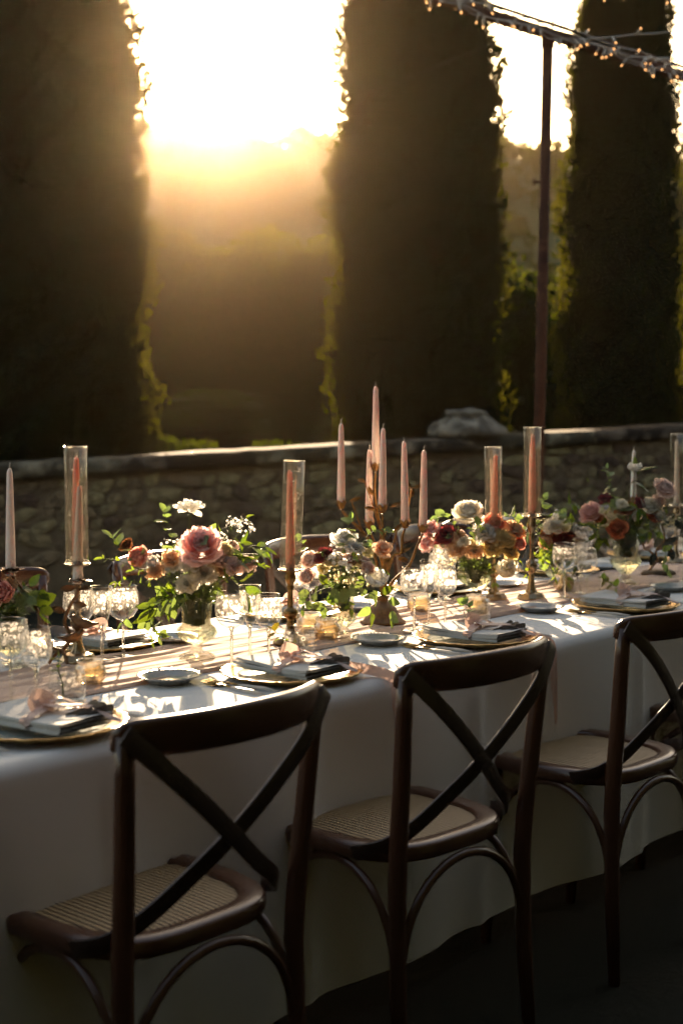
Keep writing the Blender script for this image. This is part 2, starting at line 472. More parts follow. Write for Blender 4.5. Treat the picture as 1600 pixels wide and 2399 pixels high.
# ------------------------------------------------------------------ stone wall with capping
M_mortar = mat('wall_mortar', (.085, .060, .036), (.15, .11, .066), rough=.95, scale=9, bump=.8, bdist=.01)
M_stone = mat('wall_stone', (.075, .050, .028), (.30, .215, .125), rough=.9, scale=3.2, detail=8, bump=.9, bscale=26, rnd=.55, bdist=.012, ramp=(.3, .7))
M_cap = mat('mossy_capstone', (.040, .031, .022), (.26, .21, .15), rough=1., scale=5.5, spec=.1, bump=.8, bscale=20, rnd=.3, bdist=.01, ramp=(.50, .72))
WA = Vector((-2.28, 9.5, 0)); WB = Vector((2.88, 12.0, 0))
wdir = (WB - WA).normalized(); wnrm = Vector((wdir.y, -wdir.x, 0))          # towards the camera
WL = (WB - WA).length
def wtop(s):
    return .993 + (1.219 - .993) * s / WL
wall = tag(link('stone_wall', None, None, WA, math.atan2(wdir.y, wdir.x)), 'low rubble stone wall with mossy capping behind the table', 'wall')
S0, S1 = -1.3, WL + 1.3
b = MB()
b.add([(S0, -.14, 0), (S1, -.14, 0), (S1, .2, 0), (S0, .2, 0), (S0, -.14, wtop(S0) - .11), (S1, -.14, wtop(S1) - .11), (S1, .2, wtop(S1) - .11), (S0, .2, wtop(S0) - .11)],
      [(0, 1, 5, 4), (1, 2, 6, 5), (2, 3, 7, 6), (3, 0, 4, 7), (4, 5, 6, 7)])
b.build('core', M_mortar, wall, smooth=False)
def stone_mesh(seed):
    rs = random.Random(seed); m = MB()
    n = 7; ang = [2 * math.pi * (k + rs.uniform(-.25, .25)) / n for k in range(n)]
    rad = [rs.uniform(.72, 1.12) for _ in range(n)]
    ring = lambda f, y: [(.5 * rad[k] * f * math.copysign(abs(math.cos(a)) ** .7, math.cos(a)), y, .5 * rad[k] * f * math.copysign(abs(math.sin(a)) ** .7, math.sin(a))) for k, a in enumerate(ang)]
    vs = ring(1, .3) + ring(1, -.15) + ring(.82, -.5) + [(rs.uniform(-.1, .1), -.62, rs.uniform(-.1, .1))]
    fs = [(r * n + k, r * n + (k + 1) % n, (r + 1) * n + (k + 1) % n, (r + 1) * n + k) for r in range(2) for k in range(n)] + [(2 * n + k, 2 * n + (k + 1) % n, 3 * n) for k in range(n)]
    m.add(vs, fs)
    return m.mesh('stone', M_stone, smooth=False)
st_me = [stone_mesh(50 + k) for k in range(8)]
row_z = 0.32
rws = random.Random(4)
while row_z < 1.25:
    rh = rws.uniform(.08, .125); s = S0 + rws.uniform(0, .2)
    while s < S1:
        w = rws.choice((.09, .13, .17, .22, .30)) * rws.uniform(.9, 1.1)
        top = wtop(s + w / 2) - .112
        hh = min(rh, top - row_z)
        if hh > .045:
            o = link('stone', rws.choice(st_me), wall, (s + w / 2, -.135, row_z + hh / 2 + rws.uniform(-.018, .018)), rot=(rws.uniform(-.12, .12), rws.uniform(-.45, .45), rws.uniform(-.15, .15)),
                     scale=(w * 1.02, rws.uniform(.028, .052), min(hh * 1.1, (top - row_z))))
        s += w
    row_z += rh
s = S0; k = 0
while s < S1:
    w = rws.uniform(.75, 1.15)
    m = MB(); z0 = wtop(s) - .11; z1 = wtop(s + w) - .11; e = .006
    prof = [(-.205, .012), (-.215, .03), (-.215, .075), (-.195, .105), (-.16, .110), (.25, .110), (.26, .09), (.26, .0), (-.18, .0)]
    n = len(prof); nu = 7
    vs = []
    for i in range(nu + 1):
        f = i / nu; x = s + e + (w - 2 * e) * f
        for (yy, zz) in prof:
            q = noise.noise((x * 6, yy * 9, zz * 20 + k)) * .009
            vs.append((x, yy + q, z0 + (z1 - z0) * f + zz + (q if zz > .05 else 0) + .001))
    fs = [(i * n + j, i * n + (j + 1) % n, (i + 1) * n + (j + 1) % n, (i + 1) * n + j) for i in range(nu) for j in range(n)] + [tuple(range(n))[::-1], tuple(nu * n + j for j in range(n))]
    m.add(vs, [f[::-1] for f in fs])
    m.build('capstone', M_cap, wall)
    s += w; k += 1

# weathered stone urn base on the wall
M_urn = mat('lichen_stone', (.07, .056, .04), (.28, .24, .18), rough=.92, scale=9., bump=.9, bscale=30, bdist=.01, ramp=(.42, .66))
ub = 3.62
ut = thing('stone_urn_base', 'pale lichened stone pedestal cap sitting on the wall', 'stone ornament', WA + wdir * ub - wnrm * .02 + Vector((0, 0, wtop(ub) + .004)), math.atan2(wdir.y, wdir.x))
m = MB(); m.lathe([(.28, 0, .05), (.295, .03, .1), (.28, .06, .14), (.235, .095, .16), (.185, .13, .14), (.158, .155, .1), (.150, .165, .04), (.168, .18, .03), (.155, .205), (.0, .21)], 48, lobes=8, cap0=True)
m.v = [tuple(Vector(p) * (1 + .16 * noise.noise((p[0] * 7, p[1] * 7, p[2] * 9)))) for p in m.v]; m.build('plinth', M_urn, ut, rz=R(22.5))
# ------------------------------------------------------------------ metal post, beam, light strings
M_post = mat('rusty_metal', (.045, .017, .010), (.085, .032, .018), rough=.8, scale=14, metal=0., spec=.2, bump=.3, bdist=.002)
PX, PY, PZ = 1.135, 8.0, 3.40
po = thing('metal_post', 'slim rust-brown metal post standing behind the table', 'post', (PX, PY, 0))
m = MB(); m.tube([(-.045, 0, 0), (-.02, 0, 1.6), (0, 0, PZ)], .030, 14); m.build('shaft', M_post, po)
m = MB(); m.lathe([(.036, 0), (.036, .06)], 14, cap0=True, cap1=True, c=(0, 0, PZ - .05)); m.build('collar', M_post, po)
m = MB(); m.box((-.052, 0, 2.62), (.05, .012, .012)); m.tube([(-.068, 0, 2.60), (-.068, 0, 2.64)], .008, 8); m.build('hook', M_post, po)
BD = Vector((math.sin(R(44)), math.cos(R(44)), 0))
B0 = Vector((PX, PY, PZ + .025)) - BD * 5.0; B1 = Vector((PX, PY, PZ + .025)) + BD * 6.5
be = thing('overhead_beam', 'dark metal beam overhead wrapped with fairy lights', 'beam', B0, math.atan2(BD.y, BD.x))
LB = (B1 - B0).length
m = MB(); m.box((LB / 2, 0, 0), (LB, .05, .055)); m.build('beam_bar', M_post, be, bevel=.006)
m = MB(); m.tube([(0, .03, .075), (LB * .5, .03, .070), (LB, .03, .075)], .010, 6); m.build('upper_rod', M_post, be)

M_wire = mat('cream_cable', (.42, .38, .32), (.5, .46, .40), rough=.6)
M_wired = mat('dark_cable', (.03, .028, .026), rough=.6)
M_bulbcase = mat('bulb_sleeve', (.62, .56, .48), rough=.4)
M_bulbcase_d = mat('dark_bulb_sleeve', (.05, .045, .04), rough=.4)
M_lamp = mat('lit_bulb', (1, .55, .2), rough=.4, emit=(1.0, .50, .20), estr=.65)
lm = MB(); lm.lathe([(.0035, 0), (.0038, .02), (.0030, .030)], 6, cap0=True, cap1=True); sleeve_me = lm.mesh('bulb_sleeve', M_bulbcase); sleeve_dk = lm.mesh('bulb_sleeve_dark', M_bulbcase_d)
lm = MB(); lm.lathe([(.0026, .030), (.0028, .033), (.0020, .037), (.0005, .039)], 6, cap0=True, cap1=True); lamp_me = lm.mesh('lamp', M_lamp)
ls = random.Random(12)
def light_string(pts, nb, lab, cable, case, jitter=.0, scale=1.0, r=.0035):
    P0 = Vector(pts[0])
    o = thing('fairy_light_string', lab, 'light string', P0, group='fairy light strings')
    m = MB()
    q = [Vector(p) - P0 + Vector((ls.uniform(-1, 1), ls.uniform(-1, 1), ls.uniform(-1, 1))) * jitter for p in pts]
    m.tube(q, r * .85, 5); m.build('cable', cable, o)
    for i in range(nb):
        f = (i + ls.uniform(.1, .9)) / nb * (len(q) - 1); k = min(int(f), len(q) - 2); p = q[k].lerp(q[k + 1], f - k)
        rot = (R(ls.uniform(130, 230)), R(ls.uniform(-40, 40)), ls.uniform(0, 6))
        if ls.random() < .2: rot = (R(ls.uniform(-60, 60)), R(ls.uniform(-40, 40)), 0)
        s = link('bulb', case, o, p, rot=rot, scale=scale)
        link('lamp', lamp_me, s)
    return o
def along(a, b, n, sag=0., wob=0.):
    a = Vector(a); b = Vector(b)
    return [a.lerp(b, i / n) + Vector((0, 0, -sag * 4 * (i / n) * (1 - i / n) + ls.uniform(-wob, wob))) for i in range(n + 1)]
bside = Vector((BD.y, -BD.x, 0))
light_string(along(B0 + bside * .045 + Vector((0, 0, -.015)), B1 + bside * .045 + Vector((0, 0, -.02)), 60, .0, .014), 60, 'cream fairy light string along the lower edge of the beam', M_wire, sleeve_me, .008, 1.5)
light_string(along(B0 + bside * .05 + Vector((0, 0, .02)), B1 + bside * .05 + Vector((0, 0, .012)), 60, .0, .016), 48, 'cream fairy light string lashed along the beam side', M_wire, sleeve_me, .01, 1.5)
light_string(along(B0 + bside * .06 + Vector((0, 0, -.03)), B1 + bside * .06 + Vector((0, 0, -.035)), 70, .0, .028), 64, 'loose fairy light string drooping under the beam', M_wire, sleeve_me, .02, 1.6, .0025)
light_string(along(B0 - bside * .04 + Vector((0, 0, .03)), B1 - bside * .03 + Vector((0, 0, .035)), 70, .0, .026), 50, 'tangled fairy light string on the far side of the beam', M_wire, sleeve_me, .02, 1.6, .0025)
light_string(along(B0 + Vector((0, 0, .06)), B1 + Vector((0, 0, .05)), 60, .0, .012), 34, 'fairy light string running on top of the beam', M_wire, sleeve_me, .008, 1.5)
Q = Vector((PX, PY, PZ + .03))
light_string(along(Q + BD * .35 + Vector((0, -.04, .02)), Q + Vector((3.2, -.9, .34)), 24, .09, .004), 14, 'fairy light string leaving the beam rightwards, uppermost of the fan', M_wire, sleeve_me, .002, 1.4)
light_string(along(Q + BD * .8 + Vector((0, -.04, .0)), Q + Vector((3.4, .3, .10)), 24, .10, .004), 12, 'fairy light string leaving the beam rightwards, lower of the fan', M_wire, sleeve_me, .002, 1.4)
light_string(along(Q + BD * 1.4 + Vector((0, -.04, .0)), Q + Vector((3.6, 1.0, -.03)), 20, .06, .004), 9, 'lowest fairy light string sagging near the right edge', M_wired, sleeve_dk, .002, 1.4)
light_string(along(Q + BD * 1.0 + Vector((0, -.04, .02)), Q + Vector((3.3, -.3, .22)), 22, .08, .004), 12, 'fairy light string leaving the beam rightwards, second from the top', M_wire, sleeve_me, .002, 1.4)
light_string(along((.35, 6.9, 3.44), (3.6, 7.7, 3.62), 26, .10, .003), 16, 'dark fairy light string crossing along the top picture edge', M_wired, sleeve_dk, .002, 1.4)
m = MB(); m.tube([Vector((0, 0, 0)), Vector((-.9, .2, -.32))], .003, 5)
gw = m.build('guy_wire', M_wired, None, Q - BD * .15); tag(gw, 'thin guy wire slanting down left from the beam', 'wire')

# ------------------------------------------------------------------ table, cloth, runner
M_linen = mat('white_linen', (.74, .73, .70), (.80, .79, .77), rough=.9, scale=5, bump=.25, bscale=420, sheen=.2, bdist=.0006, trans=.12)
M_runner = mat('peach_gauze', (.68, .43, .31), (.78, .54, .41), rough=.95, scale=24, bump=.5, bscale=300, stretch=(.3, 1, 1), sheen=.3, bdist=.0006, trans=.2)
M_wood = mat('walnut', (.060, .021, .010), (.10, .036, .016), rough=.32, scale=9, coat=.4, stretch=(1, 1, .25), bump=.15, bscale=40, bdist=.0008)
M_tablewood = mat('trestle_wood', (.22, .14, .08), rough=.7, scale=6)
VN, VF = 2.075, 3.075
U0, U1 = .3, 7.6
tb = thing('banquet_table', 'long trestle table hidden under the white cloth', 'table', T(0, 0, 0), RZ)
m = MB(); m.box(((U0 + U1) / 2, (VN + VF) / 2, .737), (U1 - U0 - .04, VF - VN - .05, .03)); m.build('tabletop', M_tablewood, tb, smooth=False)
for u in (1.0, 3.0, 5.0, 7.0):
    for v in (VN + .2, VF - .2):
        m = MB(); m.box((u, v, .361), (.06, .06, .722)); m.build('leg', M_tablewood, tb, smooth=False)

def cloth_profile():
    pts = []
    for z in np.linspace(.085, .715, 15): pts.append((VN - .012 + .0 * z, z, 1 - (z - .085) / .63, -1))
    for a in np.linspace(0, 90, 7)[1:]: pts.append((VN - .012 + .035 * (1 - math.cos(R(a))), .725 + (TZ - .725) * math.sin(R(a)), 0, -1))
    for v in np.linspace(VN + .06, VF - .06, 24): pts.append((v, TZ, 0, 0))
    for a in np.linspace(90, 0, 7)[:-1]: pts.append((VF + .012 - .035 * (1 - math.cos(R(a))), .725 + (TZ - .725) * math.sin(R(a)), 0, 1))
    for z in np.linspace(.715, .085, 12): pts.append((VF + .012, z, 1 - (z - .085) / .63, 1))
    return pts
cp = cloth_profile(); NUC = 300
vs = []
for i in range(NUC + 1):
    u = U0 - .01 + (U1 - U0 + .02) * i / NUC
    for (v, z, d, sgn) in cp:
        w = 0.
        if d > 0:
            w = sgn * d ** .8 * ((.014 * noise.noise((u * 2.2, 1.3 * sgn, z * .4)) + 0.011 * math.sin(u * 9 + 2.5 * math.sin(u * 2.1)) * d) + .007 * noise.noise((u * 9, z * 1.2, 4.)))
            w += sgn * .012 * d
        if sgn and z < .7:
            cph = (u * 1.55 + .13 * math.sin(u * 3)) % 1.0; w += sgn * (.012 * math.exp(-((cph - .5) / .035) ** 2) + .015 * math.sin(cph * 6.28) * min(1, d * 3 + .25))
        zz = z
        if sgn == 0:
            zz += .0016 * noise.noise((u * 3, v * 3, 0)) + .0008 * noise.noise((u * 12, v * 11, 3))
        if d > .97: zz += .012 * noise.noise((u * 1.6, 7, sgn))
        vs.append((u, v + w, zz))
n = len(cp)
m = MB(); m.add(vs, [(i * n + j, (i + 1) * n + j, (i + 1) * n + j + 1, i * n + j + 1) for i in range(NUC) for j in range(n - 1)])
tc_ = m.build('tablecloth', M_linen, None, T(0, 0, 0), RZ)
tag(tc_, 'white linen tablecloth hanging nearly to the ground', 'tablecloth')

NR, NVR = 700, 64
vs = []
for i in range(NR + 1):
    u = U0 + (U1 - U0) * i / NR
    e0 = 2.440 + .018 * noise.noise((u * 1.3, 0, 0)) + .006 * noise.noise((u * 6, 3, 0)); e1 = 2.775 + .02 * noise.noise((u * 1.1, 5, 0)) + .006 * noise.noise((u * 5, 8, 0))
    for j in range(NVR + 1):
        f = j / NVR; v = e0 + (e1 - e0) * f + .004 * noise.noise((u * 4, f * 9, 1))
        ph = f * 34 + 3.2 * noise.noise((u * .9, f * 2.2, 2)) + 1.2 * noise.noise((u * 3.1, f * 3, 9))
        a = .5 + .5 * noise.noise((u * 1.6, f * 6, 11))
        hgt = .0035 + .0085 * a * (math.sin(ph) * .5 + .5) ** 1.6 + .003 * (noise.noise((u * 7, f * 26, 4)) + .5)
        if j in (0, NVR): hgt = .002
        vs.append((u, v, TZ + max(hgt, .0022)))
m = MB(); m.add(vs, [(i * (NVR + 1) + j, (i + 1) * (NVR + 1) + j, (i + 1) * (NVR + 1) + j + 1, i * (NVR + 1) + j + 1) for i in range(NR) for j in range(NVR)])
ru = m.build('table_runner', M_runner, None, T(0, 0, 0), RZ)
tag(ru, 'crinkled peach gauze runner along the table centre', 'table runner')

# ------------------------------------------------------------------ cross-back chairs
def cane_mat():
    m = bpy.data.materials.new('cane_weave'); m.use_nodes = True
    nt = m.node_tree; N = nt.nodes; L = nt.links; p = N['Principled BSDF']
    tc = N.new('ShaderNodeTexCoord')
    mp = N.new('ShaderNodeMapping'); mp.inputs['Scale'].default_value = (1, 1, 1); L.new(tc.outputs['Object'], mp.inputs[0])
    w1 = N.new('ShaderNodeTexWave'); w1.wave_type = 'BANDS'; w1.bands_direction = 'X'; w1.inputs['Scale'].default_value = 26; w1.inputs['Distortion'].default_value = .25
    w2 = N.new('ShaderNodeTexWave'); w2.wave_type = 'BANDS'; w2.bands_direction = 'Y'; w2.inputs['Scale'].default_value = 30; w2.inputs['Distortion'].default_value = .4
    for w in (w1, w2): L.new(mp.outputs[0], w.inputs['Vector'])
    mx = N.new('ShaderNodeMath'); mx.operation = 'MULTIPLY_ADD'; mx.inputs[1].default_value = .25
    L.new(w2.outputs['Fac'], mx.inputs[0]); L.new(w1.outputs['Fac'], mx.inputs[2])
    nz = N.new('ShaderNodeTexNoise'); nz.inputs['Scale'].default_value = 60; L.new(mp.outputs[0], nz.inputs['Vector'])
    ad = N.new('ShaderNodeMath'); ad.operation = 'MULTIPLY_ADD'; ad.inputs[1].default_value = .2; L.new(nz.outputs['Fac'], ad.inputs[0]); L.new(mx.outputs[0], ad.inputs[2])
    rp = N.new('ShaderNodeValToRGB'); rp.color_ramp.elements[0].position = .40; rp.color_ramp.elements[1].position = 1.0
    rp.color_ramp.elements[0].color = (.03, .016, .008, 1); rp.color_ramp.elements[1].color = (.60, .39, .19, 1)
    L.new(ad.outputs[0], rp.inputs[0]); L.new(rp.outputs[0], p.inputs['Base Color']); p.inputs['Roughness'].default_value = .5
    bp = N.new('ShaderNodeBump'); bp.inputs['Strength'].default_value = .8; bp.inputs['Distance'].default_value = .003
    L.new(mx.outputs[0], bp.inputs['Height']); L.new(bp.outputs[0], p.inputs['Normal'])
    return m
M_cane = cane_mat()
M_rivet = mat('dark_rivet', (.12, .10, .08), rough=.4, metal=.8)
M_strap = mat('dark_bent_strap', (.022, .011, .007), (.035, .016, .01), rough=.4, scale=12, coat=.2)

def seat_outline(k, n, inset):
    a = 2 * math.pi * k / n
    c, s_ = math.cos(a), math.sin(a)
    x = math.copysign(abs(c) ** .55, c); y = math.copysign(abs(s_) ** .62, s_)
    hw = .220 + .018 * y - inset
    return x * hw, y * (.205 - inset) - .045

def make_chair(label):
    t = thing('crossback_chair', label, 'chair', group='cross-back chairs around the table')
    n = 56
    prof = [(i_, z_ + .022) for i_, z_ in [(.002, .432), (.0, .44), (.0, .456), (.006, .463), (.040, .463), (.045, .459), (.046, .450), (.046, .437), (.040, .430)]]
    vs = []
    for inset, z in prof:
        for k in range(n):
            x, y = seat_outline(k, n, inset); vs.append((x, y, z))
    np_ = len(prof)
    fs = [(i * n + k, i * n + (k + 1) % n, ((i + 1) % np_) * n + (k + 1) % n, ((i + 1) % np_) * n + k) for i in range(np_) for k in range(n)]
    m = MB(); m.add(vs, fs); m.build('seat_frame', M_wood, t)
    # caned panel, gently domed
    rings = [1., .8, .55, .3]
    vs = []
    for r_ in rings:
        for k in range(n):
            x, y = seat_outline(k, n, .0455); vs.append((x * r_, (y + .045) * r_ - .045, .4765 + .006 * (1 - r_ ** 2)))
    vs.append((0, -.045, .4825))
    fs = [(i * n + k, (i * n + (k + 1) % n), (i + 1) * n + (k + 1) % n, (i + 1) * n + k) for i in range(len(rings) - 1) for k in range(n)]
    fs += [((len(rings) - 1) * n + k, (len(rings) - 1) * n + (k + 1) % n, len(vs) - 1) for k in range(n)]
    m = MB(); m.add(vs, fs); m.build('cane_seat', M_cane, t)
    # crest rail, bowed backwards
    NC, NS = 34, 12
    vs = []; W = .240
    for i in range(NC + 1):
        f = -1 + 2 * i / NC
        x = W * f; y = -.272 - .075 * (1 - abs(f) ** 2.2) ; e = max(0., (abs(f) - .86) / .14)
        hh = (.035 - .004 * abs(f) ** 2) * math.sqrt(max(.06, 1 - .75 * e * e)); th = .0125 * math.sqrt(max(.15, 1 - e ** 3))
        zc = .838 + .004 * (1 - f * f)
        dy = .165 * math.copysign(abs(f) ** 1.2, f) / W * .6
        nv = Vector((-dy, 1, 0)).normalized()
        for k in range(NS):
            a = 2 * math.pi * k / NS
            cx = math.copysign(abs(math.cos(a)) ** .6, math.cos(a)) * th; cz = math.copysign(abs(math.sin(a)) ** .7, math.sin(a)) * hh
            vs.append((x + nv.x * cx, y + nv.y * cx + .006 * (cz / .04) * -1, zc + cz))
    m = MB(); m.add(vs, [(i * NS + k, i * NS + (k + 1) % NS, (i + 1) * NS + (k + 1) % NS, (i + 1) * NS + k) for i in range(NC) for k in range(NS)] + [tuple(range(NS))[::-1], tuple(NC * NS + k for k in range(NS))])
    cr = m.build('crest_rail', M_wood, t)
    for s_ in (-1, 1):
        m = MB(); m.tube([(s_ * .222, -.285, .845), (s_ * .219, -.280, .78), (s_ * .211, -.266, .62), (s_ * .205, -.252, .48), (s_ * .203, -.248, .40), (s_ * .206, -.254, .2), (s_ * .212, -.268, 0)],
                         [.0165, .0175, .0185, .0195, .0195, .0175, .0145], 12)
        m.build('back_leg', M_wood, t)
        m = MB(); m.tube([(s_ * .190, .105, .46), (s_ * .193, .113, .25), (s_ * .198, .127, 0)], [.019, .018, .0145], 12); m.build('front_leg', M_wood, t)
        m = MB(); m.lathe([(.0, .003), (.005, .002), (.006, 0)], 10); rv = m.build('rivet', M_rivet, cr); rv.location = (s_ * .205, -.303, .845); rv.rotation_euler = (R(90), 0, 0)
    # bent straps crossing behind the back
    for s_ in (-1, 1):
        off = .0045 * s_
        ctrl = [(s_ * .236, -.300, .850), (s_ * .170, -.322 + off, .785), (s_ * .085, -.318 + off, .712), (0, -.300 + off, .640), (-s_ * .085, -.270 + off, .572), (-s_ * .150, -.245, .528), (-s_ * .196, -.212, .495), (-s_ * .218, -.175, .480), (-s_ * .224, -.145, .472)]
        pts = []
        for i in range(len(ctrl) - 1):
            p0, p1, p2, p3 = (Vector(ctrl[max(0, min(len(ctrl) - 1, i + d))]) for d in (-1, 0, 1, 2))
            for q in range(4):
                u = q / 4; pts.append(.5 * ((2 * p1) + (-p0 + p2) * u + (2 * p0 - 5 * p1 + 4 * p2 - p3) * u * u + (-p0 + 3 * p1 - 3 * p2 + p3) * u ** 3))
        pts.append(Vector(ctrl[-1]))
        vs = []; npt = len(pts)
        for i, p in enumerate(pts):
            tg = (pts[min(i + 1, npt - 1)] - pts[max(0, i - 1)]).normalized()
            f = i / (npt - 1)
            out = Vector((-s_ * max(0, f - .6) * 2.2, -1, 0)).normalized()         # face normal turns sideways towards the seat side
            wd = tg.cross(out).normalized(); no = wd.cross(tg)
            hw, ht = .0165, .0032
            for a, b_ in ((-1, -1), (1, -1), (1, 1), (-1, 1)): vs.append(p + wd * hw * a + no * ht * b_)
        fs = [(i * 4 + k, i * 4 + (k + 1) % 4, (i + 1) * 4 + (k + 1) % 4, (i + 1) * 4 + k) for i in range(npt - 1) for k in range(4)] + [(3, 2, 1, 0), tuple((npt - 1) * 4 + k for k in range(4))]
        m = MB(); m.add(vs, fs); m.build('cross_strap', M_strap, t, bevel=.0012)
    # arched braces under the seat
    def leg_at(ix, iy, z):
        return Vector((ix * (.206 if iy < 0 else .194), -.254 if iy < 0 else .115, z))
    for (a, b_) in (((-1, -1), (1, -1)), ((-1, 1), (1, 1)), ((-1, -1), (-1, 1)), ((1, -1), (1, 1))):
        pa = leg_at(*a, .19); pb = leg_at(*b_, .19)
        pts = []
        for i in range(21):
            f = i / 20; p = pa.lerp(pb, .5 - .5 * math.cos(math.pi * f) * .97); p.z = .19 + .255 * math.sin(math.pi * f) ** .75
            pts.append(p)
        m = MB(); m.tube(pts, .0095, 8); m.build('brace', M_wood, t)
    return t
ch0 = make_chair('dark cross-back chair nearest the camera, cane seat in deep shade')
ch0.scale = (1, 1, 1.03)
near_ch = [(1.655, 2.01, 0, None), (2.358, 1.985, R(-3), 'dark cross-back chair in the middle, pink ribbon hanging left of its crest'),
           (3.14, 1.975, R(-1), 'dark cross-back chair on the right with its cane seat catching light'),
           (3.93, 1.98, R(2), 'dark cross-back chair half cut off at the right edge'),
           (.93, 2.01, R(-2), 'chair at the left edge, only the tip of its crest rail showing')]
for i, (u, v, a, lab) in enumerate(near_ch):
    if i == 0: ch0.location = T(u, v); ch0.rotation_euler = (0, 0, RZ + a)
    else: copy_tree(ch0, T(u, v), RZ + a, label=lab)
for u, v, a, lab in [(2.42, 3.26, R(2), 'reddish chair beyond the table behind the left bronze branch holder'),
                     (3.13, 3.255, R(-3), 'reddish chair beyond the table behind the big peony vase'),
                     (3.83, 3.26, R(1), 'reddish chair beyond the table between the glass chimney and white roses'),
                     (4.55, 3.26, R(-2), 'reddish chair beyond the table behind the peach flower bowl'),
                     (5.25, 3.26, R(2), 'reddish chair beyond the table behind the tallest glass chimney'),
                     (5.95, 3.26, R(0), 'reddish chair at the far end of the table, right side')]:
    copy_tree(ch0, T(u, v), RZ + math.pi + a, label=lab)

# ------------------------------------------------------------------ tableware
M_gold = mat('aged_gold', (.50, .32, .11), (.36, .20, .06), rough=.32, metal=.9, scale=30, bump=.3, bscale=90, bdist=.0008)
M_teal = mat('teal_glaze', (.22, .30, .29), (.30, .37, .35), rough=.25, scale=20, coat=.3)
M_plate = mat('blue_grey_ceramic', (.30, .32, .32), (.40, .41, .40), rough=.22, scale=18, coat=.4, bump=.15, bscale=120, bdist=.0008)
M_napkin = mat('grey_linen', (.60, .59, .56), (.68, .665, .63), rough=.95, scale=30, bump=.3, bscale=500, bdist=.0004, trans=.1)
M_ribbon = mat('pink_silk_ribbon', (.66, .44, .37), (.74, .53, .46), rough=.42, scale=40, sheen=.4, trans=.3, bump=.2, bscale=150, bdist=.0006)
M_slate = mat('slate_velvet', (.14, .145, .15), (.20, .205, .21), rough=.8, scale=60)
M_handle = mat('ivory_handle', (.66, .61, .53), rough=.35, scale=12)
M_steel = mat('brushed_steel', (.55, .52, .47), rough=.25, metal=1., scale=30)

# --- charger
def charger_proto():
    t = thing('charger_plate', '', 'charger plate', group='gold-rimmed chargers')
    m = MB(); m.lathe([(.0, .003), (.09, .003), (.112, .005), (.125, .009)], 48); m.build('well', M_teal, t)
    m = MB()
    m.lathe([(.070, .0012), (.118, .002), (.150, .009, .02), (.163, .0165, .045), (.1635, .0185, .045), (.160, .0195, .045), (.148, .0145, .02), (.1255, .0095)], 96, lobes=26)
    m.build('rim', M_gold, t)
    return t
def bread_proto():
    t = thing('bread_plate', '', 'side plate', group='blue-grey side plates')
    m = MB()
    m.lathe([(.0, .004), (.040, .0042), (.050, .008), (.062, .0165, .03), (.0725, .0195, .045), (.0735, .0185, .045), (.0725, .0170, .045), (.060, .0125, .03), (.050, .0035), (.042, .0012), (.0, .0010)], 72, lobes=22)
    m.build('dish', M_plate, t)
    m = MB()
    for k in range(44):
        a = 2 * math.pi * k / 44
        m.lathe([(.0001, -.0016), (.0016, 0), (.0001, .0016)], 5, c=(.0722 * math.cos(a), .0722 * math.sin(a), .0194))
    o = m.build('beaded_edge', M_plate, t); o['kind'] = 'stuff'
    return t
def fork_proto(knife=False):
    t = thing('dinner_knife' if knife else 'dinner_fork', '', 'knife' if knife else 'fork', group='ivory-handled cutlery')
    m = MB(); m.tube([(0, -.10, .004), (0, -.06, .0055), (0, -.01, .005), (0, .012, .0045)], [.0028, .0048, .0042, .0026], 8, flat=.8); m.build('handle', M_handle, t)
    if knife:
        m = MB(); pts = [(-.006, .012), (.006, .012), (.0085, .05), (.0075, .09), (.003, .108), (-.004, .112), (-.007, .06)]
        n = len(pts); m.add([(x, y, .0035) for x, y in pts] + [(x, y, .0048) for x, y in pts], [tuple(range(n))[::-1], tuple(range(n, 2 * n))] + [(k, (k + 1) % n, n + (k + 1) % n, n + k) for k in range(n)])
        m.build('blade', M_steel, t, smooth=False)
    else:
        m = MB()
        m.tube([(0, .010, .0045), (0, .030, .0055), (0, .045, .005)], [.0026, .0022, .003], 8)
        m.grid(lambda a, b: ((a - .5) * (.006 + .018 * min(1, b * 2.2) ** .7), .042 + .030 * b, .0055 - .004 * math.sin(b * 2.2) + .001 * (2 * a - 1) ** 2), 8, 6)
        for k in range(4):
            x = (k - 1.5) * .0062
            m.tube([(x, .070, .0025), (x, .088, .0035), (x * .98, .104, .0075)], [.0017, .0015, .0008], 6)
        m.build('fork_head', M_gold, t)
    return t
ch_p = charger_proto(); br_p = bread_proto(); fk_p = fork_proto(); kn_p = fork_proto(True)
used = set()
def place(proto, loc, rz, label, group=None):
    if proto.name in used:
        o = copy_tree(proto, loc, rz, label=label)
    else:
        used.add(proto.name); o = proto; o.location = loc; o.rotation_euler = (0, 0, rz); o['label'] = label
    if group: o['group'] = group
    return o

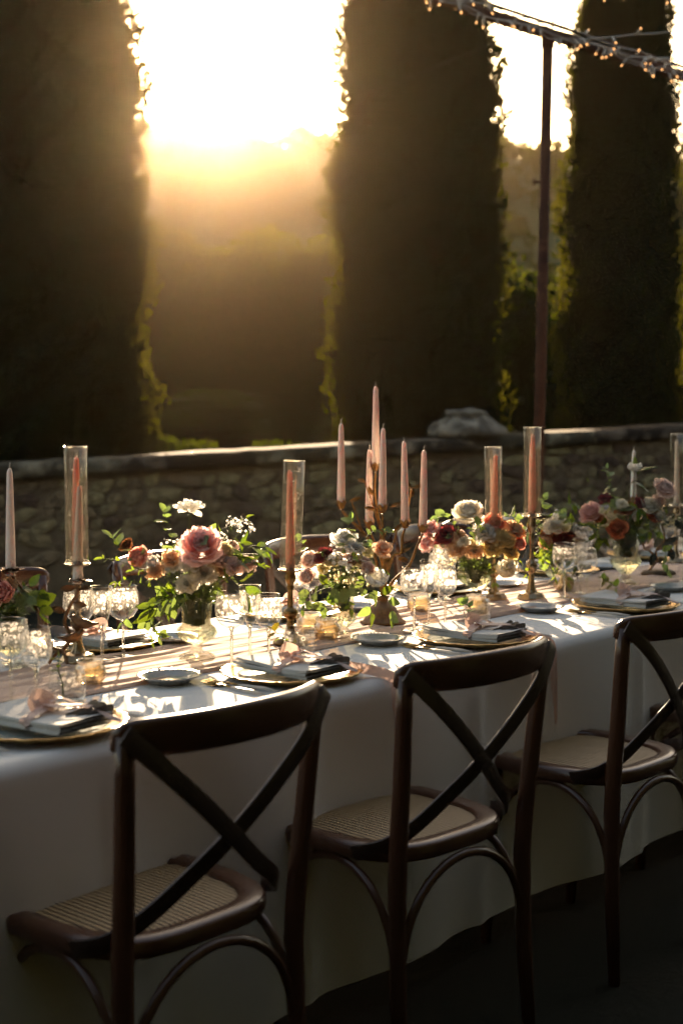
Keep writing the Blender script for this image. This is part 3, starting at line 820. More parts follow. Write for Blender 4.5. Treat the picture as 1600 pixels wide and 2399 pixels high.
def ribbon_mesh(m, pts, w, up=(0, 0, 1), wob=.0, taper=False):
    pts = [Vector(p) for p in pts]; n = len(pts)
    # resample with catmull-rom
    P = []
    for i in range(n - 1):
        p0, p1, p2, p3 = (pts[max(0, min(n - 1, i + d))] for d in (-1, 0, 1, 2))
        for q in range(5):
            u = q / 5; P.append(.5 * ((2 * p1) + (-p0 + p2) * u + (2 * p0 - 5 * p1 + 4 * p2 - p3) * u * u + (-p0 + 3 * p1 - 3 * p2 + p3) * u ** 3))
    P.append(pts[-1]); k = len(P); vs = []
    side = None
    for i, p in enumerate(P):
        t = (P[min(i + 1, k - 1)] - P[max(0, i - 1)]).normalized()
        s = t.cross(Vector(up))
        if s.length < .2: s = side
        s = s.normalized()
        if side is not None:
            if s.dot(side) < 0: s = -s
            s = (s * .5 + side * .5).normalized()
        side = s; no = s.cross(t)
        f = i / (k - 1); ww = w * (1 - .75 * max(0, f - .8) / .2) if taper else w
        for j in range(5):
            a = (j / 4 - .5); vs.append(p + s * ww * a + no * (wob * math.sin(a * 5 + i * .5)))
    m.add(vs, [(i * 5 + j, i * 5 + j + 1, (i + 1) * 5 + j + 1, (i + 1) * 5 + j) for i in range(k - 1) for j in range(4)])

def napkin(loc, rz, label, seed, drape=None):
    rs = random.Random(seed)
    t = thing('folded_napkin', label, 'napkin', loc, rz, 'ribbon-tied napkins')
    hw, hl = .070, .118
    for L in range(3):
        z = .0195 + L * .0062
        m = MB(); dx = rs.uniform(-.003, .003); a = rs.uniform(-.02, .02)
        def fn(p, q, z=z, dx=dx, a=a):
            # closed slab with a rounded folded edge; p runs round the section, q along the length
            y = -hl + 2 * hl * q; ang = p * 2 * math.pi
            x = math.copysign(min(1, abs(math.cos(ang)) * 1.25) * hw, math.cos(ang)); zz = max(-1, min(1, math.sin(ang) * 2.2)) * .0030
            lift = .004 * noise.noise((x * 9 + seed, y * 9, L)) + .004 * (abs(q - .5) * 2) ** 4
            return (x + dx + a * y, y + a * x, z + zz + max(lift, -.0005) * (L + 1) * .35)
        m.grid(fn, 24, 12); m.build('linen_fold', M_napkin, t)
    # band round the napkin
    m = MB(); zt = .0195 + 2 * .0062 + .0075
    ribbon_mesh(m, [(-hw - .002, -.028, .018), (-hw - .004, -.026, .028), (-hw + .006, -.024, zt), (-.02, -.012, zt + .003), (.0, 0, zt + .008), (.03, -.006, zt + .002), (hw - .006, -.018, zt), (hw + .004, -.02, .028), (hw + .002, -.02, .018)], .026, wob=.0012)
    rb = m.build('ribbon', M_ribbon, t)
    m = MB()
    ribbon_mesh(m, [(-.012, .004, zt + .004), (-.016, .014, zt + .02), (.002, .02, zt + .026), (.018, .008, zt + .018), (.012, -.008, zt + .006), (-.006, -.006, zt + .010)], .028, up=(0, 1, .3), wob=.002)
    m.build('knot', M_ribbon, rb)
    m = MB(); ribbon_mesh(m, [(.004, 0, zt + .012), (.04, .012, zt + .018), (.075, .0, zt + .004), (.10, -.03, .026), (.125, -.05, .024)], .026, wob=.002, taper=True); m.build('tail', M_ribbon, rb)
    m = MB(); ribbon_mesh(m, [(.0, -.004, zt + .012), (.02, -.04, zt + .010), (.045, -.085, zt + .008), (.055, -.12, .036), (.062, -.15, .024)], .026, wob=.002, taper=True); m.build('tail', M_ribbon, rb)
    # dark slate loops of folded corner at the diner's end
    m = MB()
    for k in range(3):
        y = -.055 - k * .020; ribbon_mesh(m, [(.005 + .01 * k, y, .030), (.040, y - .008, .036 + .003 * k), (.066, y - .012, .048 - .002 * k), (.078, y - .010, .040), (.070, y - .006, .028)], .018, up=(0, 1, .2))
    o = m.build('dark_edge_fold', M_slate, t); o['kind'] = 'stuff'
    if drape:
        m = MB(); ribbon_mesh(m, drape, .030, up=(.25, 1, .5), wob=.0015, taper=True); m.build('hanging_tail', M_ribbon, rb)
    return t

near = {'S1': (1.66, 2.242), 'S2': (2.37, 2.252), 'S3': (3.05, 2.225), 'S4': (3.86, 2.240)}
nlab = {'S1': 'the near place setting at the left edge', 'S2': 'the near setting above the front chair', 'S3': 'the near setting above the middle chair', 'S4': 'the near setting above the right chair'}
e_ = -.176
# ribbon ends that fall over the table edge
drapes = {'S2': [(.06, -.06, .034), (.105, -.11, .022), (.135, -.150, .012), (.148, -.178, .002), (.152, -.192, -.022), (.150, -.196, -.07), (.163, -.196, -.135)],
          'S3': [(.05, -.05, .034), (.09, -.09, .020), (.108, -.128, .010), (.116, -.152, .002), (.120, -.168, -.025), (.118, -.176, -.10), (.126, -.178, -.22)]}
for k, (u, v) in near.items():
    rs = random.Random(k)
    place(ch_p, T(u, v, TZ + .001), RZ, 'gold scalloped charger at ' + nlab[k])
    napkin(T(u, v, TZ + .001), RZ + R({'S1': 6, 'S2': -2, 'S3': 2, 'S4': -3}[k]), 'grey napkin tied with pink ribbon at ' + nlab[k], {'S1': 1, 'S2': 2, 'S3': 3, 'S4': 4}[k], drapes.get(k))
    place(fk_p, T(u - .195, v - .01, TZ + .001), RZ + R(-3), 'outer gold fork with ivory handle at ' + nlab[k])
    place(fk_p, T(u - .172, v - .012, TZ + .0035), RZ + R(5), 'inner gold fork with ivory handle at ' + nlab[k])
    place(kn_p, T(u + .185, v - .02, TZ + .001), RZ + R(2), 'ivory handled knife at ' + nlab[k])
for (u, v), lab in [((2.138, 2.415), 'blue-grey side plate casting a shadow, left of the front chair setting'), ((2.851, 2.392), 'blue-grey side plate left of the middle chair setting'),
                    ((3.630, 2.402), 'pale side plate in sunlight left of the right chair setting'), ((4.335, 2.345), 'side plate in shade at the right picture edge')]:
    place(br_p, T(u, v, TZ + .001), RZ + u, lab)
far = {'F1': (2.33, 2.915), 'F2': (3.06, 2.915), 'F3': (3.78, 2.915), 'F4': (4.50, 2.915), 'F5': (5.20, 2.915)}
flab = {'F1': 'the far setting behind the bronze branch', 'F2': 'the far setting behind the peony vase', 'F3': 'the far setting behind the gilt candelabra', 'F4': 'the far setting behind the tall chimney', 'F5': 'the far setting at the right edge'}
for k, (u, v) in far.items():
    place(ch_p, T(u, v, TZ + .001), RZ + math.pi, 'gold scalloped charger at ' + flab[k])
    napkin(T(u, v, TZ + .001), RZ + math.pi + R(3), 'grey napkin tied with pink ribbon at ' + flab[k], ord(k[1]), None)
    place(fk_p, T(u + .192, v + .01, TZ + .001), RZ + math.pi + R(-4), 'outer gold fork with ivory handle at ' + flab[k])
    place(fk_p, T(u + .172, v + .02, TZ + .0035), RZ + math.pi + R(6), 'inner gold fork with ivory handle at ' + flab[k])
    place(kn_p, T(u - .185, v + .02, TZ + .001), RZ + math.pi, 'ivory handled knife at ' + flab[k])
for (u, v), lab in [((2.50, 2.815), 'far side plate left of the peony vase foot'), ((3.27, 2.83), 'far side plate behind the small votive glasses'),
                    ((4.016, 2.815), 'far side plate between the two brass candlesticks'), ((4.72, 2.82), 'far side plate behind the right flower vase')]:
    place(br_p, T(u, v, TZ + .001), RZ + u, lab)

# --- glasses
G_thin = thin_glass('clear_glass', base=.06, edge=.8, power=2.6)
G_solid = solid_glass('stem_glass', clear=.35)
def lip(r, z):
    return [(r, z), (r + .0009, z + .0008), (r + .0003, z + .0017), (r - .0006, z + .0012)]
def glass_proto(name, bowl, z_et, stem_top, foot_r, cat, freq):
    t = thing(name, '', cat, group='etched stemware')
    gm = thin_glass('etched_' + name, base=.06, edge=.8, power=2.4, etched=(z_et[0], z_et[1], freq, .85))
    m = MB(); m.lathe(bowl[:-1] + lip(*bowl[-1]), 40); m.build('bowl', gm, t)
    m = MB(); m.lathe([(.0001, .0035), (.0055, .0045), (.0042, .012), (.0036, .03), (.0034, stem_top * .55), (.0036, stem_top - .012), (.006, stem_top - .002), (.0085, stem_top + .004)], 12); m.build('stem', G_solid, t)
    m = MB(); m.lathe([(.0, .0005), (foot_r - .001, .0005), (foot_r, .0012), (foot_r - .001, .0020), (foot_r * .5, .0034), (.006, .0058)], 32); m.build('foot', G_thin, t)
    return t
coupe_p = glass_proto('coupe_glass', [(.003, .092), (.014, .094), (.027, .102), (.0355, .115), (.0395, .132), (.0393, .150), (.0365, .168), (.0350, .177)], (.118, .168), .092, .034, 'coupe glass', 22)
flute_p = glass_proto('cordial_goblet', [(.003, .086), (.008, .090), (.014, .100), (.0195, .114), (.0235, .132), (.0258, .152), (.0268, .172), (.0268, .183)], (.115, .172), .086, .031, 'goblet', 16)
wine_p = glass_proto('wine_glass', [(.003, .082), (.012, .084), (.023, .092), (.0305, .104), (.0335, .118), (.0328, .136), (.0298, .156), (.0282, .168)], (.105, .158), .082, .032, 'wine glass', 20)
def tumbler_proto():
    t = thing('water_tumbler', '', 'tumbler', group='etched water tumblers')
    gm = thin_glass('etched_tumbler', base=.06, edge=.8, power=2.4, etched=(.035, .068, 18, .42))
    m = MB(); m.lathe([(.028, .006), (.034, .008), (.0375, .018), (.0388, .04), (.0380, .062), (.0362, .078)] [:-1] + lip(.0362, .078), 40); m.build('wall', gm, t)
    m = MB(); m.lathe([(.0, .0008), (.030, .0008), (.0345, .004), (.034, .0085), (.028, .0062), (.0, .0055)], 32); m.build('base', G_solid, t)
    return t
tum_p = tumbler_proto()
for p, u, v, lab in [
        (coupe_p, 1.745, 2.467, 'etched coupe at the left edge of the picture'), (wine_p, 1.775, 2.420, 'etched wine glass at the left edge, beside the coupe'), (flute_p, 1.66, 2.46, 'narrow goblet cut off at the left edge'),
        (coupe_p, 2.350, 2.430, 'etched coupe right of the peony vase, near side'), (flute_p, 2.432, 2.450, 'narrow goblet right of the peony vase, near side'), (wine_p, 2.462, 2.416, 'wine glass left of the dark candlestick, near side'),
        (coupe_p, 3.057, 2.436, 'clear coupe right of the candelabra foot'), (flute_p, 3.167, 2.470, 'narrow goblet between two glasses right of the candelabra'), (wine_p, 3.190, 2.430, 'wine glass left of the flower bowl, near side'),
        (wine_p, 3.925, 2.420, 'wine glass standing alone left of the right tumbler'), (coupe_p, 3.892, 2.484, 'coupe under the trailing jasmine, near the right brass stick'), (flute_p, 4.03, 2.51, 'narrow goblet behind the coupe under the jasmine'),
        (flute_p, 2.185, 2.712, 'narrow goblet behind the bronze branch holder'), (coupe_p, 2.262, 2.725, 'sparkling etched coupe left of the peony vase, far side'), (coupe_p, 2.165, 2.775, 'etched coupe right behind the bronze bird'),
        (wine_p, 2.905, 2.735, 'wine glass behind the dark candlestick, far side'), (coupe_p, 3.03, 2.80, 'coupe behind the small flower vase, far side'),
        (coupe_p, 3.62, 2.76, 'coupe behind the candelabra stem, far side'), (wine_p, 3.55, 2.73, 'wine glass behind the candelabra, far side'),
        (coupe_p, 4.42, 2.745, 'coupe left of the right flower vase, far side'), (wine_p, 4.33, 2.72, 'wine glass between the burgundy flowers and right vase'),
        (wine_p, 4.60, 2.425, 'wine glass cut by the right picture edge'), (coupe_p, 5.06, 2.74, 'coupe far off beside the right edge chimney')]:
    place(p, T(u, v, TZ + (.0015 if (v < 2.43 or v > 2.79) else .007)), RZ + u * 7, lab)
for u, v, lab in [(1.828, 2.385, 'etched water tumbler at the left near setting'), (2.548, 2.393, 'water tumbler with a leaf before the dark candlestick'),
                  (3.255, 2.367, 'water tumbler in front of the flower bowl foot'), (4.008, 2.381, 'water tumbler left of the right vase foot'),
                  (2.02, 2.80, 'far water tumbler behind the bronze branch holder')]:
    place(tum_p, T(u, v, TZ + .0015), RZ + u * 5, lab)

# --- gold votive cups
G_gold = thin_glass('mercury_gold_glass', tint=(.80, .62, .34), base=.28, edge=.6, power=1.6, rough=.12, speck=.16)
def votive_proto():
    t = thing('votive_cup', '', 'votive', group='gold ribbed votive cups')
    m = MB()
    prof = [(.0, .001), (.022, .001), (.027, .004), (.033, .012, .10), (.0345, .024, .12), (.033, .036, .10), (.0285, .044, .04), (.0275, .047), (.030, .051)] + lip(.0305, .052)
    m.lathe(prof, 64, lobes=32)
    # swirl the ribs
    m.v = [(x * math.cos(z * 14) - y * math.sin(z * 14), x * math.sin(z * 14) + y * math.cos(z * 14), z) for x, y, z in m.v]
    m.build('cup', G_gold, t)
    m = MB(); m.lathe([(.0, .004), (.018, .004), (.018, .016), (.0, .0165)], 20); tl = m.build('tealight', mat('white_wax', (.75, .70, .62), rough=.5, sss=.3), t)
    m = MB(); m.tube([(0, 0, .016), (.001, 0, .022)], .0007, 5); m.build('wick', M_wired, tl)
    return t
vot_p = votive_proto()
for u, v, lab in [(2.800, 2.530, 'gold ribbed votive right of the dark candlestick, in front'), (2.851, 2.640, 'gold ribbed votive right of the dark candlestick, behind'),
                  (1.995, 2.520, 'gold ribbed votive behind the left tumbler'), (3.457, 2.515, 'gold votive seen through the tumbler by the flower bowl'),
                  (4.07, 2.60, 'gold votive under the jasmine right of the brass stick'), (3.36, 2.66, 'gold votive behind the candelabra foot')]:
    place(vot_p, T(u, v, TZ + .006), u * 3, lab)

# ------------------------------------------------------------------ candles and holders
M_wax = mat('pale_pink_wax', (.85, .70, .61), (.88, .75, .67), rough=.42, scale=10, sss=.25, sssc=(1, .45, .35))
M_waxc = mat('coral_pink_wax', (.80, .42, .30), (.84, .48, .36), rough=.42, scale=10, sss=.3, sssc=(1, .4, .3))
M_wick = mat('wick_thread', (.72, .64, .55), rough=.9)
M_brass = mat('worn_brass', (.42, .30, .17), (.28, .22, .16), rough=.33, metal=.95, scale=22, bump=.25, bscale=60, bdist=.0008)
M_brassd = mat('dark_patinated_brass', (.16, .085, .035), (.30, .19, .08), rough=.33, metal=.95, scale=35, bump=.3, bscale=70, bdist=.001)
M_bronze = mat('gilt_bronze', (.30, .165, .06), (.17, .085, .035), rough=.42, metal=.85, scale=40, bump=.5, bscale=140, bdist=.0012)
M_bronzed = mat('brown_bronze', (.15, .075, .038), (.25, .14, .07), rough=.45, metal=.7, scale=40, bump=.5, bscale=140, bdist=.0012)
crng = random.Random(3)
def candle(loc, h, r0, r1, label, m, lean=(0, 0), group='pink taper candles', wick=.012, bend=.0):
    t = thing('taper_candle', label, 'candle', loc, 0, group)
    t.rotation_euler = (lean[0], lean[1], crng.uniform(0, 6))
    b = MB(); b.lathe([(.0, 0), (r0, 0), (r0 * 1.0, .004), (r0 * .97, h * .2), (r0 * .5 + r1 * .5, h * .62), (r1, h * .955), (r1 * .8, h * .978), (r1 * .45, h * .993), (.0001, h)], 18); b.build('wax', m, t)
    b = MB(); b.tube([(0, 0, h - .003), (.0005, 0, h + wick * .5), (bend * .5, .001, h + wick * .85), (bend, .002, h + wick)], [.0012, .0011, .001, .0014], 6); b.build('wick', M_wick, t)
    return t

def stick(loc, H, label, m, rz=0, octo=True):
    t = thing('brass_candlestick', label, 'candlestick', loc, rz, 'turned brass candlesticks')
    s = H / .27
    b = MB(); b.lathe([(.0, 0), (.046, 0), (.046, .006), (.043, .009), (.036, .019), (.020, .023)], 10 if octo else 28); b.build('base', m, t, smooth=not octo, bevel=.0012 if octo else 0)
    b = MB()
    pr = [(.0205, .0225), (.0165, .030), (.0115, .046), (.0090, .066), (.0092, .076), (.0075, .080), (.012, .086), (.0185, .097), (.0195, .106), (.017, .115), (.009, .123), (.0068, .130), (.0085, .140), (.0070, .150), (.0072, .185), (.0098, .200),
          (.0075, .206), (.0110, .216), (.0150, .226), (.0155, .236), (.0125, .246), (.0135, .254), (.0140, .262)]
    k = (H - .0225) / (.262 - .0225)
    b.lathe([(r, .0225 + (z - .0225) * k) for r, z in pr], 28); b.build('shaft', m, t)
    b = MB(); b.lathe([(.0125, H - .004), (.028, H - .003), (.0315, H - .0005), (.0315, H + .0012), (.028, H), (.0128, H)], 32); b.build('drip_tray', m, t)
    return t
G_chim = thin_glass('chimney_glass', tint=(.955, .93, .86), base=.07, edge=.75, power=2.0, rough=.06, speck=.008, seedy=38.)
def chimney(loc, label, h=.282, r=.0285, lean=(0, 0)):
    t = thing('glass_chimney', label, 'glass chimney', loc, 0, 'cylindrical glass chimneys')
    t.rotation_euler = (*lean, crng.uniform(0, 6))
    b = MB(); b.lathe([(r, .006), (r * 1.004, .02), (r, h * .3), (r, h * .7)] + lip(r, h), 40); b.build('tube', G_chim, t)
    b = MB(); b.lathe([(r - .0012, .0), (r + .0012, .0), (r + .0016, .004), (r, .0075), (r - .0016, .004), (r - .0012, .0)], 40); b.build('foot_ring', G_solid, t)
    b = MB(); b.lathe([(r - .0010, h), (r + .0012, h), (r + .0014, h + .0016), (r, h + .0026), (r - .0012, h + .0014), (r - .001, h)], 40); b.build('top_ring', G_solid, t)
    return t
RUN = TZ + .006
for XY, H, lab, m, lean, cm, dz in [
        ((-.642, 3.436), .240, 'the chimney at the left behind the bronze holder', M_brass, (0, 0), M_waxc, 0),
        ((-.134, 3.693), .196, 'the tilted chimney beside the small vase', M_brassd, (0, R(-2.6)), M_waxc, 0),
        ((.490, 4.559), .205, 'the lower chimney behind the flower bowl', M_brass, (0, R(-1)), M_waxc, 0),
        ((.612, 4.559), .268, 'the tall chimney in the middle right', M_brass, (0, R(-.4)), M_waxc, 0),
        ((1.325, 5.613), .225, 'the chimney at the right picture edge', M_brass, (0, 0), M_wax, 0)]:
    x, y = XY
    stick((x, y, RUN), H, 'turned brass candlestick under ' + lab, m, crng.uniform(0, 1), octo=(m is M_brass))
    chimney((x, y, RUN + H + .0015), 'clear glass tube forming ' + lab, lean=lean)
    candle((x, y, RUN + H - .006), .268, .0118, .0068, 'pink taper inside ' + lab, cm, lean=(lean[0] * .7, lean[1] * .7 + crng.uniform(-.02, .02)), wick=.016, bend=crng.choice([.008, -.006, .01]))

# --- small leaf / cup builders for metal branches
def metal_leaf(m, p, d, L, w, roll=0.):
    d = Vector(d).normalized(); s = d.cross(Vector((.2, -.9, .35))).normalized(); n = s.cross(d)
    s = (s * math.cos(roll) + n * math.sin(roll)); n = s.cross(d); p = Vector(p)
    def fn(a, b):
        ww = w * math.sin(math.pi * min(1, b * .92 + .06)) ** .8; x = (a - .5) * 2
        return p + d * L * b + s * x * ww * .5 + n * (L * .12 * math.sin(b * 2.6) + .18 * ww * abs(x) + .02 * L * math.sin(b * 22) * abs(x))
    m.grid(fn, 4, 8)
def spline(ctrl, k=6):
    ctrl = [Vector(c) for c in ctrl]; n = len(ctrl); P = []
    for i in range(n - 1):
        p0, p1, p2, p3 = (ctrl[max(0, min(n - 1, i + d))] for d in (-1, 0, 1, 2))
        for q in range(k):
            u = q / k; P.append(.5 * ((2 * p1) + (-p0 + p2) * u + (2 * p0 - 5 * p1 + 4 * p2 - p3) * u * u + (-p0 + 3 * p1 - 3 * p2 + p3) * u ** 3))
    P.append(ctrl[-1]); return P
def tulip_cup(r=.0155, h=.025):
    m = MB(); n = 6
    for k in range(n):
        a = 2 * math.pi * k / n
        def fn(p, q, a=a):
            rr = r * (.45 + .55 * math.sin(q * 1.5)) + .004 * max(0, q - .75) * 4 * .5; w = (.62 - .5 * max(0, q - .55) / .45) * (p - .5) * 2
            return ((rr + .0012 * (k % 2)) * math.cos(a + w), (rr + .0012 * (k % 2)) * math.sin(a + w), h * (q - 1) + .006)
        m.grid(fn, 4, 6)
    m.lathe([(.004, -h + .004), (.0125, -.004), (.0, -.003)], 12)
    return m
# --- gilt branch candelabra in the centre
cd = thing('branch_candelabra', 'gilt branch candelabra with six tulip cups in the table centre', 'candelabra', (.118, 4.053, RUN))
m = MB()
pr = [(.0, .0), (.064, .0), (.066, .004), (.058, .010), (.050, .018), (.043, .032), (.036, .046), (.026, .056), (.015, .062), (.017, .07), (.020, .078), (.0, .08)]
m.lathe([(r, z, .06 if .003 < z < .05 else 0) for r, z in pr], 60, lobes=22)
m.build('base', M_bronzed, cd)
cups = [((-.119, -.02, .350), .0), ((-.038, .04, .288), .0), ((-.020, .03, .455), 0), ((-.002, -.02, .338), 0), ((.063, -.015, .294), 0), ((.115, 0, .280), 0)]
ctop = [(-.119, .587), (-.036, .511), (-.020, .692), (-.004, .574), (.058, .536), (.112, .511)]
ctrl = [[(0, 0, .07), (-.012, 0, .15), (-.04, -.005, .24), (-.095, -.018, .30), (-.119, -.02, .328)],
        [(0, 0, .07), (0, .02, .16), (-.02, .035, .22), (-.038, .04, .266)],
        [(0, 0, .07), (.006, .01, .18), (-.012, .028, .30), (-.022, .03, .37), (-.020, .03, .433)],
        [(0, 0, .07), (.004, -.01, .16), (0, -.018, .25), (-.002, -.02, .316)],
        [(0, 0, .07), (.010, -.005, .13), (.030, -.01, .195), (.052, -.012, .205), (.056, -.015, .25), (.063, -.015, .272)],
        [(0, 0, .07), (.03, .0, .12), (.075, 0, .165), (.098, 0, .22), (.115, 0, .258)]]
cupme = tulip_cup().mesh('cup', M_bronze)
for i, c in enumerate(ctrl):
    P = spline(c); m = MB(); m.tube(P, [.0052 - .002 * k / len(P) for k in range(len(P))], 7); br = m.build('branch', M_bronze, cd)
    link('cup', cupme, br, cups[i][0], rz=i * .7)
lv = random.Random(8)
for p, d in [((-.048, .01, .40), (-.8, 0, .35)), ((-.095, -.02, .352), (1, 0, .25)), ((.022, -.01, .335), (1, 0, .3)), ((-.02, .02, .322), (-1, 0, .25)), ((.078, .0, .36), (.2, 0, 1)), ((.088, 0, .388), (1, 0, .35)), ((.082, 0, .388), (-.8, 0, .5)),
             ((-.025, .03, .365), (-.5, 0, .8)), ((.044, 0, .185), (1, 0, -.2)), ((.03, 0, .175), (-1, 0, .3)), ((.05, -.01, .20), (.9, 0, .5)), ((-.075, -.01, .275), (-.6, 0, -.7)), ((-.04, -.01, .25), (-.8, 0, .1)), ((.03, -.02, .26), (.7, 0, .7)), ((-.01, 0, .235), (.5, -.3, .8))]:
    m = MB(); metal_leaf(m, p, d, lv.uniform(.028, .042), lv.uniform(.011, .016), lv.uniform(-.5, .5)); m.build('metal_leaf', M_bronze, cd)
m = MB(); m.tube(spline([(0, 0, .12), (.04, .01, .26), (.072, .005, .33), (.080, 0, .385)]), .0022, 6); m.tube(spline([(-.012, .02, .28), (-.03, .02, .345), (-.05, .01, .40)]), .002, 6); m.tube(spline([(-.06, -.01, .27), (-.078, -.015, .32), (-.09, -.02, .352)]), .002, 6)
o = m.build('twig', M_bronze, cd); o['kind'] = 'stuff'
for i, ((cx, cyy, cz), _) in enumerate(cups):
    nm = ['leftmost of the six candelabra tapers', 'shorter candelabra taper behind, second from left', 'tallest candelabra taper, highest candle on the table', 'candelabra taper in front of the tallest one', 'candelabra taper second from right', 'rightmost of the six candelabra tapers'][i]
    hgt = ctop[i][1] - cz
    candle((.118 + cx, 4.053 + cyy, RUN + cz - .006), hgt - .008, .0118, .0070, 'pale pink ' + nm, M_wax, lean=(0, (ctop[i][0] - cx) / hgt), wick=.011, bend=-.004)

# --- brown bronze branch holder with birds on the left
def metal_rose(R_, n, sd):
    rs = random.Random(sd); m = MB()
    for i in range(n):
        t = i / (n - 1); a = i * 2.4; L = R_ * (.55 + .5 * t); W = R_ * (.75 + .2 * t); tilt = .35 + .95 * t
        def fn(p, q, a=a, L=L, W=W, tilt=tilt):
            x = (p - .5) * W * math.sin(math.pi * (.12 + .8 * q)) ** .7; rr = R_ * .12 + L * q * math.sin(tilt * (.4 + .6 * q)); z = L * q * math.cos(tilt * (.4 + .6 * q)) + .0015 * math.sin(p * 9)
            return (rr * math.cos(a) - x * math.sin(a), rr * math.sin(a) + x * math.cos(a), z)
        m.grid(fn, 4, 5)
    return m
bh = thing('bird_branch_candleholder', 'brown bronze branch candleholder with birds and rose cups at left', 'candleholder', (-.680, 3.424, RUN))
for c in ([(0, 0, .028), (-.033, 0, .044), (-.038, 0, .094), (-.059, 0, .13), (-.082, 0, .164), (-.112, 0, .205), (-.121, 0, .226)],
          [(0, 0, .028), (.022, 0, .062), (.008, 0, .10), (.022, 0, .14), (.040, 0, .17), (.042, 0, .198)]):
    P = spline(c); m = MB(); m.tube(P, [.0048 - .0014 * k / len(P) for k in range(len(P))], 8); m.build('branch', M_bronzed, bh)
for dx, dy in ((-.028, -.02), (.018, -.03), (.01, .035)):
    m = MB(); m.tube(spline([(0, 0, .03), (dx * .5, dy * .5, .022), (dx, dy, .001)]), .004, 7); m.build('foot', M_bronzed, bh)
o = metal_rose(.034, 11, 1).build('rose_cup', M_bronzed, bh, (-.121, 0, .214)); o = metal_rose(.030, 9, 2).build('rose_cup', M_bronzed, bh, (.042, 0, .190))
for p, d, L in [((-.075, 0, .152), (-1, -.2, .3), .03), ((-.02, 0, .042), (-.7, -.4, .5), .032), ((.01, 0, .124), (-1, 0, .35), .034), ((.03, 0, .145), (1, -.1, -.1), .034), ((-.06, 0, .135), (.9, 0, .5), .024), ((-.095, 0, .19), (.9, 0, .4), .03), ((.035, 0, .185), (-1, 0, -.1), .036), ((.045, 0, .178), (1, 0, .15), .03)]:
    m = MB(); metal_leaf(m, p, d, L, L * .5, lv.uniform(-.6, .6)); m.build('metal_leaf', M_bronzed, bh)
def bird(loc, rz, s, flip=1):
    m = MB()
    m.tube(spline([(-.034, 0, .006), (-.022, 0, .004), (-.010, 0, .004), (.004, 0, .006), (.012, 0, .013), (.017, 0, .017), (.022, 0, .016)], 3), None or [.0018, .0022, .0026, .004, .0058, .0078, .0088, .0094, .0092, .0085, .0075, .0066, .0060, .0056, .0052, .0042, .0028, .0016, .0006], 10)
    o = m.build('bird_body', M_bronzed, bh, loc, rz); o.scale = (s, s, s)
    for sy in (-1, 1):
        w = MB(); w.grid(lambda a, b: (.006 - .03 * a, sy * (.0075 + .002 * math.sin(a * 3)), .010 - .008 * a + (b - .5) * .012 * (1 - a * .7)), 6, 3); w.build('wing', M_bronzed, o)
bird((.048, -.004, .090), R(170), 1.35); bird((.033, -.012, .058), R(15), 1.2)
candle((-.680 - .121, 3.424, RUN + .212), .262, .0122, .0068, 'pale pink taper cut close to the left picture edge', M_wax, lean=(0, R(-2.0)), wick=.013)
candle((-.680 + .041, 3.424, RUN + .194), .238, .0125, .0066, 'pale pink taper in front of the left glass chimney', M_wax, lean=(0, R(-2.6)), wick=.012)

# --- twisted branch holder on a wooden block at right
rb = thing('branch_candleholder', 'dark twisted branch candleholder on a wooden block at right', 'candleholder', (1.167, 5.208, RUN))
m = MB(); m.lathe([(.0, 0), (.062, 0), (.066, .005), (.060, .012), (.052, .016), (.0, .017)], 20); o = m.build('block', mat('driftwood', (.20, .13, .075), (.11, .07, .04), rough=.85, scale=30, stretch=(.2, 1, 1), bump=.5), rb); o.scale = (1, .6, 1)
for c in ([(-.035, 0, .014), (-.01, 0, .045), (.0, 0, .05), (-.03, .0, .085), (-.055, 0, .10), (-.06, 0, .15), (-.085, 0, .22), (-.097, 0, .27)], [(.022, 0, .014), (.02, 0, .035), (-.002, 0, .052), (-.01, 0, .09), (.02, 0, .13), (.012, 0, .19), (.05, 0, .24)], [(-.01, 0, .09), (.03, -.01, .10), (.05, -.01, .08)]):
    P = spline(c); m = MB(); m.tube(P, [.0045 - .0015 * k / len(P) for k in range(len(P))], 7); m.build('branch', M_bronzed, rb)
for p, d in [((-.02, 0, .08), (-.3, -.2, -1)), ((.02, 0, .12), (.8, -.3, .3)), ((.04, 0, .10), (.2, -.3, -1)), ((.01, 0, .18), (.9, -.2, .2)), ((-.05, 0, .13), (-.8, 0, .5)), ((.05, 0, .20), (.8, 0, -.6))]:
    m = MB(); metal_leaf(m, p, d, .05, .026, lv.uniform(-.5, .5)); m.build('metal_leaf', mat('dark_green_metal', (.02, .028, .016), rough=.5, scale=20), rb)
o = tulip_cup(.014, .02).build('cup', M_bronzed, rb, (-.097, 0, .284))
candle((1.167 - .097, 5.208, RUN + .278), .182, .0105, .006, 'white taper standing behind the white tulip', mat('ivory_wax', (.86, .82, .76), rough=.42, sss=.4), wick=.012)

